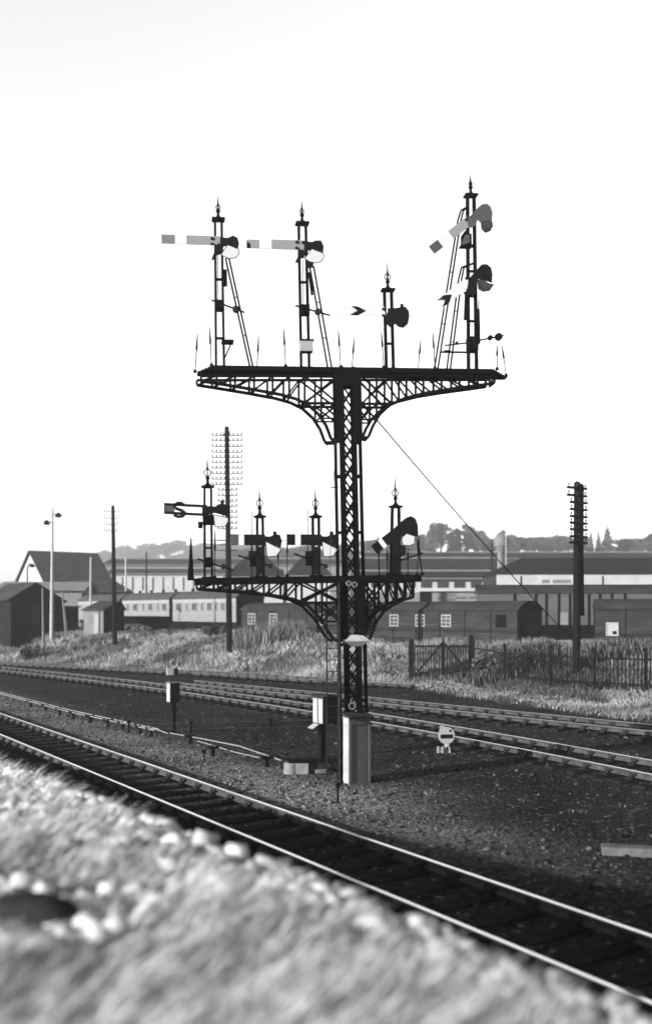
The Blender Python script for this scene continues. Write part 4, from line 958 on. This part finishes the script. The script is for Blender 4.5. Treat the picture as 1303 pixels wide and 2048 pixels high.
s0 = sv_(735); vb = thing('van_body', 'grounded wooden van body with white windows half hidden by tall weeds, left of the mast', 'van body', line_pt(s0+.5), -AV)
lenB = sv_(482)-s0-.5; van_body(vb, lenB, 2.4, 2.03, .50)
for px in (504, 547, 640):
    s = sv_(px)-s0-.5; window(vb, -s-.40, -s+.40, .98, 1.76, 0, pane='lens_grey' if px < 600 else 'glass_dark')
# van at the right edge
o_ = Vector((13.95, 52.2, 1.55)); ar = R(20); rr = thing('van_body', 'grounded van body at the right edge with one pale blind window', 'van body', o_+Vector((6.4*math.cos(ar), -6.4*math.sin(ar), 0)), -ar)
van_body(rr, 6.4, 2.5, 2.15, .5)
window(rr, -6.4+.62, -6.4+1.25, .72, 1.42, 0, 1, 1, pane='white_paint'); m = MB(); m.box(-6.4+.95, -6.4+1.15, -.03, -.014, .8, .97); m.build('dark_patch', 'van_dark', rr)
# low dark wagon between the vans
o_ = at(1190, 55.6); lw = thing('open_wagon', 'low dark open wagon between the two grounded van bodies at right', 'wagon', o_, -R(12))
ln = 4.0; m = MB(); ht = P(0, 1251, 55.6).z-o_.z
for bx in ((-ln, 0, 0, .08), (-ln, 0, 2.2, 2.28)): m.box(bx[0], bx[1], bx[2], bx[3], -.2, ht)
m.box(-ln, -ln+.08, .081, 2.199, -.2, ht); m.box(-.08, 0, .081, 2.199, -.2, ht); m.build('body', 'van_dark', lw)
for k in range(5): x = -ln+.1+(ln-.2)*k/4; m = MB(); m.box(x-.05, x+.05, -.05, -.002, -.1, ht-.05); m.build('stanchion', 'iron', lw)
# tall ribbed van / dock behind
o_ = at(1330, 62.5); ln = 11.6; dk = thing('ribbed_van', 'tall pale ribbed van standing behind the dark wagon at right', 'rail van', o_, -R(6))
hw = P(0, 1186, 64).z-o_.z; van_body(dk, ln, 2.7, hw, .55, side='dock_side', end='dock_side', roof='van_roof', battens=False)
for px in (1028, 1070, 1091, 1116, 1138, 1176, 1198, 1222, 1248):
    q = (px-CX)/K; s = (o_.x-o_.y*q)/(math.cos(R(6))+q*math.sin(R(6))); m = MB(); m.box(-s-.055, -s+.055, -.07, -.003, -.2, hw-.05); m.build('rib', 'van_dark', dk)
for px, z0_, z1_ in ((1126, .9, 1.75), (1103, .3, .55)):
    q = (px-CX)/K; s = (o_.x-o_.y*q)/(math.cos(R(6))+q*math.sin(R(6))); m = MB(); m.box(-s-.28, -s+.28, -.02, -.003, z0_, z1_); m.build('panel', 'coach_side', dk)
# wagon seen above van roofs
o_ = at(993, 74); ln = (993-842)*74/K; gw = thing('goods_van', 'goods van with pale lettered side and dark ends, showing above the long van roof', 'goods van', o_, -R(3))
hz = P(0, 1184, 74).z-o_.z; m = MB(); m.box(-ln, -ln+.78, 0, 2.4, .4, hz); m.box(-.95, 0, 0, 2.4, .4, hz); m.build('end_compartment', 'van_dark', gw)
m = MB(); m.box(-ln+.781, -.951, .03, 2.37, .4, hz-.06); m.build('side', 'coach_side', gw)
m = MB(); m.box(-ln-.05, .05, -.05, 2.45, hz+.002, hz+.06); m.build('roof', 'van_roof', gw)
m = MB()
for x0_, x1_ in ((-ln+1.2, -ln+1.75), (-3.0, -2.2), (-2.0, -1.3)):
    xx = x0_
    while xx < x1_: m.box(xx, xx+.07, .015, .028, hz-.48, hz-.36); xx += .10
m.build('lettering', 'arm_mid', gw)
# passenger coaches
AC = R(55); CO = Vector((-7.18, 80.0, 1.7))
def coach(label, s_r, s_l, wins, group='passenger coaches beyond the bank'):
    t = thing('passenger_coach', label, 'coach', line_pt(s_r, AC, CO), -AC, group); ln = s_l-s_r; z0, hw = .95, 2.93
    m = MB(); m.box(-ln, 0, 0, 2.6, z0, hw); m.build('body', 'coach_side', t)
    m = MB(); m.box(-ln+.02, -.02, -.02, -.002, hw-.34, hw-.02); m.box(-ln+.02, -.02, -.03, -.002, 1.62, 1.68); m.build('cantrail', 'coach_band', t)
    for x in (-ln-.005, .005):
        m = MB(); m.prism([(x, 2.6*k/10, hw+.66*(1-abs(-1+.2*k)**2.2)) for k in range(11)]+[(x, 2.6, z0), (x, 0, z0)], (.03, 0, 0)); m.build('end_panel', 'van_dark', t)
    arch(-ln, 0, 2.6, hw, .68).build('roof', 'coach_roof', t)
    m = MB()
    for k in range(4): x = -ln+ln*(k+.5)/4; m = MB(); m.lathe((x, 1.3, hw+.64), [(.14, 0), (.14, .18), (.2, .2), (.02, .3)], 8); m.build('vent', 'van_dark', t)
    m = MB(); m.box(-ln+.1, -.1, .15, 2.45, .6, z0-.002); m.build('underframe', 'van_dark', t)
    for x in (-ln+1.6, -ln*.5, -1.6):
        m = MB(); m.lathe((x, .35, .45), [(.45, 0), (.45, .12), (.1, .14)], 16, (0, 1, 0)); m.lathe((x, 2.25, .45), [(.1, -.02), (.45, 0), (.45, .12)], 16, (0, 1, 0)); m.tube((x, .3, .45), (x, 2.3, .45), .07); m.build('wheelset', 'van_dark', t)
    for px, wpx, pn in wins:
        s = sv_(px, CO.x, CO.y, AC)-s_r; hwid = wpx*(CO.y+.819*(s+s_r))/K/(.574+.12)/2
        window(t, -s-hwid, -s+hwid, 1.86, 2.58, 0, 1 if wpx < 9 else 2, 1, frame='coach_band', pane=pn, fw=.06)
    return t
coach('pale passenger coach nearest the tall telegraph pole, with arched roof', 0, 11.3, [(358, 15, 'lens_grey'), (374, 5, 'glass_dark'), (389, 14, 'lens_grey'), (404, 5, 'glass_dark'), (419, 12, 'lens_grey'), (432, 5, 'van_dark'), (446, 10, 'glass_dark')])
coach('pale passenger coach second along, coupled behind the nearest one', 12.0, 22.3, [(256, 5, 'glass_dark'), (271, 13, 'lens_grey'), (287, 5, 'glass_dark'), (301, 12, 'lens_grey'), (316, 4, 'glass_dark'), (329, 12, 'lens_grey')])
coach('pale passenger coach farthest along, mostly hidden by the small hut', 23.0, 34.0, [(205, 9, 'glass_dark'), (190, 9, 'lens_grey'), (218, 9, 'lens_grey')])
o_ = at(318, 77); m = MB(); lwn = thing('flat_wagon', 'low black wagon lying before the pale coaches beside the hut', 'wagon', o_, -R(12))
m.box(-4.6, 0, 0, 2.2, .05, P(0, 1233, 77).z-o_.z); m.build('body', 'van_dark', lwn); m = MB(); m.box(-4.7, .1, -.06, -.003, P(0, 1233, 77).z-o_.z-.15, P(0, 1233, 77).z-o_.z+.03); m.build('side_rail', 'iron', lwn)

# ---------------------------------------------------------------- buildings
def gable(name, label, cat, loc, rz, ln, dp, hw, rh, wall, roof, hip=0.0, ov=.3, end=None, base=-1.5, group=None, ridge=False):
    """ridge along local x; front wall at y=0"""
    t = thing(name, label, cat, loc, rz, group)
    m = MB(); m.box(-ln/2, ln/2, 0, dp, base, hw)
    if end: m.mi[0] = m.mi[1] = 1
    if not hip:
        for x in (-ln/2, ln/2):
            m.cur = 1 if end else 0; m.prism([(x-.02*np.sign(x), 0, hw), (x-.02*np.sign(x), dp, hw), (x-.02*np.sign(x), dp/2, hw+rh)], (.02, 0, 0))
    m.build('wall', [wall, end] if end else wall, t)
    m = MB(); e = ln/2+ov; k = ov*rh/(dp/2); th = .10
    for sgn in (0, 1):
        y0 = -ov if sgn == 0 else dp+ov; z0 = hw-k+.04
        a, b, c, d_ = Vector((-e, y0, z0)), Vector((e, y0, z0)), Vector((e-hip, dp/2, hw+rh+.04)), Vector((-e+hip, dp/2, hw+rh+.04)); u = Vector((0, 0, th))
        m.add([a, b, c, d_, a+u, b+u, c+u, d_+u], [(0, 1, 2, 3), (4, 5, 6, 7), (0, 1, 5, 4), (1, 2, 6, 5), (2, 3, 7, 6), (3, 0, 4, 7)])
    if hip:
        for sx in (-1, 1):
            a, b, c = Vector((sx*e, -ov, hw-k+.05)), Vector((sx*e, dp+ov, hw-k+.05)), Vector((sx*(e-hip), dp/2, hw+rh+.05)); u = Vector((0, 0, th)); m.add([a, b, c, a+u, b+u, c+u], [(0, 1, 2), (3, 4, 5), (0, 1, 4, 3), (1, 2, 5, 4), (2, 0, 3, 5)])
    m.build('roof', roof, t)
    if ridge:
        m = MB(); m.box(-ln/2+hip-ov, ln/2-hip+ov, dp/2-.22, dp/2+.22, hw+rh+.10, hw+rh+.30); m.build('ridge', 'brick_pale', t)
        m = MB(); m.box(-ln/2-ov, ln/2+ov, -ov-.14, -ov-.02, hw-k-.02, hw-k+.13); m.build('gutter', 'brick_pale', t)
    return t
# small boarded hut
q = hit(207, 1272); hut = thing('wooden_hut', 'small pale boarded hut with a sloping roof on the bank', 'hut', q, -R(40))
s = q.y/K; hf = (1272-1221)*s; hb_ = (1272-1203)*s; ln = 2.35; dp = 1.9
m = MB(); m.box(-ln, 0, 0, dp, -.4, hf); m.mi[1] = 1; m.build('wall', ['hut_board', 'hut_shaded_end'], hut)  # right end wall gets the darker boards: its shade is in the colour
m = MB(); m.prism([(.0, 0, hf), (.0, dp, hf), (.0, dp*.8, hb_-.04)], (.03, 0, 0)); m.prism([(-ln, 0, hf), (-ln, dp, hf), (-ln, dp*.8, hb_-.04)], (.03, 0, 0)); m.build('gable_end', 'hut_shaded_end', hut)
m = MB(); m.add([(-ln-.15, -.15, hf-.02), (.15, -.15, hf-.02), (.15, dp*.8, hb_), (-ln-.15, dp*.8, hb_), (-ln-.15, -.15, hf+.05), (.15, -.15, hf+.05), (.15, dp*.8, hb_+.07), (-ln-.15, dp*.8, hb_+.07)], [(0, 1, 2, 3), (4, 5, 6, 7), (0, 1, 5, 4), (1, 2, 6, 5), (2, 3, 7, 6), (3, 0, 4, 7)])
m.add([(-ln-.15, dp*.8, hb_), (.15, dp*.8, hb_), (.15, dp+.15, hf), (-ln-.15, dp+.15, hf)], [(0, 1, 2, 3)]); m.build('roof', 'slate', hut)
m = MB(); m.box(-1.05, -.45, -.03, -.003, -.1, hf-.25); m.build('door', 'coach_band', hut)
# dark gabled shed at the left
q = at(92, 76); s = 76/K; ds = thing('dark_shed', 'dark timber shed with a gabled end and lean-to at the left edge', 'shed', (q.x, 76, q.z), R(37))
zA, zE, zL = P(0, 1168, 76).z-q.z, P(0, 1197, 76).z-q.z, P(0, 1213, 76).z-q.z
m = MB(); m.prism([(-2.7, 0, -.6), (1.3, 0, -.6), (1.3, 0, zE-.12), (-.8, 0, zA), (-2.7, 0, zE)], (0, .03, 0)); m.v = [Vector((v.x, 0 if v.y < 0 else 6.0, v.z)) for v in m.v]; m.build('wall', 'shed_dark', ds)
m = MB(); m.beam((-3.0, -.2, zE-.05), (-.8, -.2, zA+.08), .1, .1); m.v = m.v
r2 = MB()
for (xa, za), (xb_, zb_) in (((-3.0, zE-.18), (-.8, zA+.02)), ((-.8, zA+.02), (1.6, zE-.30))):
    r2.add([(xa, -.25, za), (xb_, -.25, zb_), (xb_, 6.2, zb_), (xa, 6.2, za), (xa, -.25, za+.1), (xb_, -.25, zb_+.1), (xb_, 6.2, zb_+.1), (xa, 6.2, za+.1)], [(0, 1, 2, 3), (4, 5, 6, 7), (0, 1, 5, 4), (1, 2, 6, 5), (2, 3, 7, 6), (3, 0, 4, 7)])
r2.build('roof', 'slate', ds)
m = MB(); m.box(1.32, 2.75, .3, 4.0, -.6, zL-.06); m.build('lean_to', 'shed_dark', ds)
m = MB(); m.box(1.31, 2.9, .15, 4.1, zL-.05, zL+.05); m.build('lean_to_roof', 'slate', ds)
m = MB(); m.box(1.75, 2.1, .27, .297, zL-1.1, zL-.55); m.build('window', 'van_dark', ds)
m = MB(); m.box(-1.1, -.5, -.03, -.003, .9, 2.6); m.build('door', 'slate', ds)
# big slate roofed works at the left
q = at(140, 138); s = 138/K
zr, ze = P(0, 1107, 138).z-q.z, P(0, 1163, 134).z-q.z
gable('engine_shed', 'big steep slate roof of the works building at the far left', 'works building', (P(126, 0, 136).x+3.0, 132.5, q.z), R(38), 9.2, 9.5, ze, zr-ze, 'brick', 'slate_old', ov=.4, end='fascia')  # end walls pale: the sunlit gable's brightness is put into the colour
q = at(215, 126); gable('engine_shed', 'low hipped slate roof beside the steep works roof', 'works building', (q.x-1.5, 124, q.z), R(10), 9.5, 7, P(0, 1183, 124).z-q.z, 1.4, 'brick', 'slate_old', hip=2.5)
q = at(120, 120); gable('works_shed', 'pale low shed roof behind the dark shed at the left', 'works building', (q.x, 112, q.z), R(4), 9, 8, P(0, 1180, 112).z-q.z, .9, 'brick_pale', 'brick_pale', ov=.5)
# long works, left range
def works(label, px0, px1, Y, y_ridge, y_eave, wall, roof, dp, rz=0.0, piers=0, hip=0.0, pm='fascia'):
    q = at((px0+px1)/2, Y); ln = (px1-px0)*Y/K; he = P(0, y_eave, Y).z-q.z; hr = P(0, y_ridge, Y+dp/2).z-q.z
    t = gable('works_shed', label, 'works building', q, rz, ln, dp, he, hr-he, wall, roof, ov=.3, base=-8, hip=hip, ridge=True)
    if piers:
        for k in range(piers):
            x = -ln/2+ln*(k+.5)/piers; m = MB(); m.box(x-(.35 if pm == 'fascia' else .12), x+(.35 if pm == 'fascia' else .12), -.02, -.003, he-2.6, he-.5); m.build('window', pm, t)
    return t
works('long pale works shed roof farthest back in the left range', 205, 700, 190, 1119, 1130, 'brick_pale', 'slate', 18)
works('long low works shed with pale wall in the left range', 215, 560, 158, 1139, 1148, 'fascia', 'slate', 9, 0.0, 17, pm='brick')  # paleness from sun and haze put into this range's wall colours
works('steep gabled works roof just beyond the lower signal platform', 452, 566, 118, 1112, 1152, 'fascia', 'slate_dark', 7, hip=2.6)
works('second steep works roof beside the mast under the lower signals', 574, 660, 118, 1112, 1150, 'fascia', 'slate_dark', 7, 0.0, hip=2.2)
works('long dark slate works roof farthest back on the right', 735, 1380, 215, 1106, 1117, 'brick', 'slate_dark', 16)
works('broad dark slate works roof spanning the right background', 725, 1010, 165, 1118, 1144, 'brick', 'slate_dark', 18)
works('lower works range with a row of white windows at right', 720, 985, 140, 1144, 1157, 'brick', 'slate_dark', 8, 0.0, 8)
q = at(850, 100); m = MB(); ln = (990-735)*100/K
t = thing('boundary_wall', 'long pale wall coping running behind the goods van', 'wall', q); m.box(-5.8, ln-5.8, 0, .4, -1, P(0, 1181, 100).z-q.z-.2); m.build('wall', 'brick_pale', t); m = MB(); m.box(-5.9, ln-5.7, -.1, .5, P(0, 1181, 100).z-q.z-.19, P(0, 1176, 100).z-q.z); m.build('coping', 'fascia', t)
# white fascia building
q = at(1155, 96); Y = 96; he = P(0, 1148, Y).z-q.z; x0 = P(994, 0, Y).x; x1 = P(1420, 0, Y).x; fc = gable('station_building', 'long building with hipped slate roof and white lettered fascia at right', 'station building', ((x0+x1)/2, Y, q.z), 0, x1-x0, 9, he, P(0, 1118, Y+4).z-q.z-he, 'brick', 'slate_dark', hip=3.4, ov=.2, base=-2)
m = MB(); m.box(-(x1-x0)/2-.1, (x1-x0)/2, -.12, -.004, P(0, 1172, Y).z-q.z, he-.08); m.build('fascia', 'fascia', fc)
m = MB(); xl = P(1083, 0, Y).x-(x0+x1)/2; zc = P(0, 1163, Y).z-q.z
for word in ((0, 3), (1.02, 4), (2.05, 3)):
    for k in range(word[1]):
        xx = xl+word[0]+k*.25; m.box(xx, xx+.06, -.14, -.123, zc-.16, zc+.16); m.box(xx+.12, xx+.17, -.14, -.123, zc-.16, zc+.16); m.box(xx+.061, xx+.119, -.14, -.123, zc-.03+.06*(k % 2), zc+.04+.06*(k % 2))
m.build('lettering', 'letter', fc)
m = MB()
for px in (1040, 1203): x = P(px, 0, Y).x-(x0+x1)/2; m = MB(); m.box(x-.05, x+.05, -.2, -.125, P(0, 1172, Y).z-q.z, he-.2); m.build('downpipe', 'van_dark', fc)
q = at(911, 300); gable('field_hut', 'small dark gabled hut on the far hillside', 'hut', q, R(10), 4.0, 3.5, 1.9, 1.2, 'van_dark', 'van_dark')
q = at(884, 298); gable('field_hut', 'small pale flat hut next to the dark one on the hillside', 'hut', q, R(4), 3.6, 3, 1.5, .25, 'fascia', 'brick_pale')
# ---------------------------------------------------------------- foliage
def leaf_soup(centres, radii, n_leaf, size, seed, tone_lo=.2):
    r = np.random.default_rng(seed); centres = np.array(centres, float); radii = np.array(radii, float)
    wts = radii**2; idx = r.choice(len(centres), n_leaf, p=wts/wts.sum())
    d = r.normal(0, 1, (n_leaf, 3)); d /= np.linalg.norm(d, axis=1)[:, None]; rad = radii[idx]*r.uniform(.45, 1.0, n_leaf)**.6*r.uniform(.85, 1.12, n_leaf)
    c = centres[idx]+d*rad[:, None]*np.array([1, 1, .85])
    u = r.normal(0, 1, (n_leaf, 3)); u /= np.linalg.norm(u, axis=1)[:, None]; v = np.cross(u, r.normal(0, 1, (n_leaf, 3))); v /= np.linalg.norm(v, axis=1)[:, None]
    s = size*r.uniform(.5, 1.2, (n_leaf, 1)); q = np.stack([c-u*s, c+v*s*.6, c+u*s, c-v*s*.6], 1).reshape(-1, 3)
    f = np.arange(n_leaf*4).reshape(-1, 4); tone_c = r.uniform(.0, .5, len(centres))
    return q, f, np.repeat(np.clip(tone_c[idx]+r.uniform(0, .5, n_leaf), 0, 1), 4)
def tree_proto(kind, seed):
    r = random.Random(seed); cs, rs = [], []
    if kind == 'round':
        for k in range(15):
            a = r.uniform(0, 6.28); d_ = r.uniform(.5, 3.4); z = r.uniform(3.2, 9.4); d_ *= 1-.45*abs(z-6)/4; cs.append((d_*math.cos(a), d_*math.sin(a), z)); rs.append(r.uniform(1.1, 2.1))
    elif kind == 'tall':
        for k in range(14):
            z = 3+8.5*k/13; a = r.uniform(0, 6.28); d_ = r.uniform(.2, 1.7); cs.append((d_*math.cos(a), d_*math.sin(a), z)); rs.append(r.uniform(.9, 1.7))
    else:
        for k in range(16):
            z = 1.5+10.5*k/15; cs.append((r.uniform(-.3, .3), r.uniform(-.3, .3), z)); rs.append(2.0*(1-k/16.5)+.15)
    t = thing('tree', 'tree', 'tree')
    q, f, tn = leaf_soup(cs, rs, 2200 if kind != 'spire' else 1400, .42, seed)
    o = link('crown', fast_mesh('crown', q, f, 'leaves', tn)); o.parent = t
    m = MB(); m.tube((0, 0, -1.0), (0, 0, 4.5), .32, .2, 8)
    for k in range(5):
        c = Vector(cs[k*2 % len(cs)]); m.tube((0, 0, 3+.4*k), c, .13, .05, 6)
    m.build('trunk', 'bark', t); return t
protos = [tree_proto('round', 1), tree_proto('round', 2), tree_proto('tall', 3), tree_proto('spire', 4), tree_proto('round', 6)]
used = set()
def tree(px, pyt, Y, k, width, label, group='trees along the far hill'):
    o = protos[k]
    if k in used: o = copy_tree(o)
    used.add(k); q = at(px, Y); hgt = (P(0, pyt, Y).z-q.z); top = 10.0 if k != 3 else 11.6
    sz = max(hgt, 2.5)/top; o.location = q; o.rotation_euler = (0, 0, random.uniform(0, 6.28)); w_ = width/7.6
    o.scale = (w_*1.0, w_*1.0, sz); o['label'] = label; o['group'] = group
RB = 'rounded leafy tree in the belt along the right-hand hill top'
rr_ = random.Random(3)
tree(881, 1046, 330, 0, 10.5, 'largest round-crowned tree standing above the right-hand hill hut')
for px, y in ((838, 1078), (852, 1072), (866, 1066), (902, 1074), (918, 1066), (934, 1060), (950, 1059), (962, 1068), (983, 1078), (1000, 1073), (1018, 1070), (1034, 1073), (1050, 1076), (1066, 1074), (1084, 1075), (1100, 1077), (1116, 1072), (1132, 1074), (1146, 1074), (1166, 1075), (1238, 1077), (1252, 1076), (1268, 1074), (1284, 1078), (1300, 1075)):
    tree(px+rr_.uniform(-3, 3), y+rr_.uniform(-2, 2), 345+rr_.uniform(-18, 25), rr_.choice((0, 1, 4, 4, 2)), rr_.uniform(5.2, 8.2), RB)
for px, y, w_ in ((1180, 1064, 5.0), (1196, 1066, 5.5), (1213, 1053, 8.5)):
    tree(px, y, 335, 3, w_, {1180: 'narrow dark conifer, leftmost of three on the right skyline', 1196: 'narrow dark conifer in the middle of three on the right skyline', 1213: 'tallest pointed conifer on the right skyline'}[px])
for px, y in ((733, 1082), (748, 1079), (762, 1083), (778, 1085), (796, 1082), (812, 1080), (826, 1080)):
    tree(px, y, 380+rr_.uniform(-15, 15), rr_.choice((0, 1, 4)), rr_.uniform(6, 8), 'low hazy tree on the hill just right of the mast')
for px in range(470, 700, 15):
    tree(px+rr_.uniform(-4, 4), 1094+rr_.uniform(-5, 6), 400+rr_.uniform(-20, 20), rr_.choice((0, 1, 4)), rr_.uniform(6, 9), 'hazy tree on the hill behind the lower signals')
for px, y in ((208, 1108), (222, 1104), (238, 1100), (254, 1098), (270, 1102), (286, 1098), (301, 1095), (316, 1097), (330, 1094), (345, 1090), (360, 1088), (376, 1094), (392, 1098), (408, 1094), (424, 1096), (440, 1098), (455, 1095)):
    tree(px+rr_.uniform(-3, 3), y-6+rr_.uniform(-5, 4), 900+rr_.uniform(-40, 60), rr_.choice((0, 1, 4)), rr_.uniform(14, 21), 'faint hazy tree on the distant left-hand ridge')
for k, o in enumerate(protos):
    if k not in used:
        for c in list(o.children): bpy.data.objects.remove(c)
        bpy.data.objects.remove(o)
# bushes on the bank
def bush(px, py, wpx, hpx, label, dark, Y=None):
    q = hit(px, py) if Y is None else at(px, Y); s = q.y/K; w_, h_ = wpx*s, hpx*s; r = random.Random(px); cs, rs = [], []
    for k in range(10):
        cs.append((r.uniform(-.42, .42)*w_, r.uniform(-.3, .3)*w_, h_*r.uniform(.2, .72))); rs.append(h_*r.uniform(.22, .36))
    t = thing('bush', label, 'bush', q); qv, f, tn = leaf_soup(cs, rs, 1500, .10, px)
    o = link('foliage', fast_mesh('foliage', qv, f, 'weeds', np.clip(tn*(.35 if dark else .95), 0, 1))); o.parent = t
    m = MB()
    for k in range(4): m.tube((0, 0, -.1), cs[k], .03, .015, 5)
    m.build('stem', 'bark', t)
bush(278, 1270, 60, 26, 'pale bushy shrub on the bank below the first coaches', False)
bush(428, 1274, 52, 26, 'darker shrub on the bank just left of the tall pole', True)
bush(64, 1322, 34, 36, 'dark bush at the foot of the bank, far left edge', True)
bush(160, 1300, 30, 10, 'low grassy clump of shrub below the small hut', False)
bush(985, 1352, 90, 44, 'broad dark bramble thicket behind the fence, near the gate', True, 49)  # this thicket and the next: shade put into the dark leaf tone
bush(1060, 1356, 90, 44, 'dark bramble thicket behind the middle of the fence', True, 48)
# tall dead weeds in front of the vans
def weeds(n, pxa, pxb, Ya, Yb, h_, lo, hi, seed, wd=.09):
    r = np.random.default_rng(seed); Y = r.uniform(Ya, Yb, n); X = (r.uniform(pxa, pxb, n)-CX)*Y/K
    return blades(X, Y, zt(X, Y), h_*r.uniform(.6, 1.15, n), wd, r.uniform(lo, hi, n), 6, seed, .16, .16)
v_, f_, t_ = weeds(650, 474, 606, 62.5, 64.5, 1.0, .1, .8, 61, .05)
tag(link('tall_weeds', fast_mesh('tall_weeds', v_, f_, 'weeds', t_)), 'tall dry weeds standing in front of the left van body', None, None, 'stuff')
v_, f_, t_ = weeds(700, 950, 1110, 47.2, 50.5, .6, .0, .2, 62)
v2, f2, t2 = weeds(420, 1160, 1320, 45.8, 48.5, .5, .03, .35, 63)
v_, f_, t_ = np.concatenate([v_, v2]), np.concatenate([f_, f2+len(v_)]), np.concatenate([t_, t2])
tag(link('rough_weeds', fast_mesh('rough_weeds', v_, f_, 'weeds', t_)), 'rough dark weeds growing behind the picket fence', None, None, 'stuff')
# ---------------------------------------------------------------- thin summer haze
HAZE = .0007
if HAZE:
    hm = bpy.data.materials.new('haze'); hm.use_nodes = True; N = hm.node_tree.nodes; N.remove(N['Principled BSDF'])
    pv = N.new('ShaderNodeVolumePrincipled'); pv.inputs['Color'].default_value = (.93, .93, .93, 1); pv.inputs['Density'].default_value = HAZE; pv.inputs['Anisotropy'].default_value = .65
    hm.node_tree.links.new(pv.outputs[0], N['Material Output'].inputs['Volume'])
    MATS['haze'] = hm; m = MB(); m.box(-3100, 3100, -60, 3600, -3, 62); o = m.build('haze', 'haze'); tag(o, 'thin pale haze over the yard and hills', None, None, 'stuff')
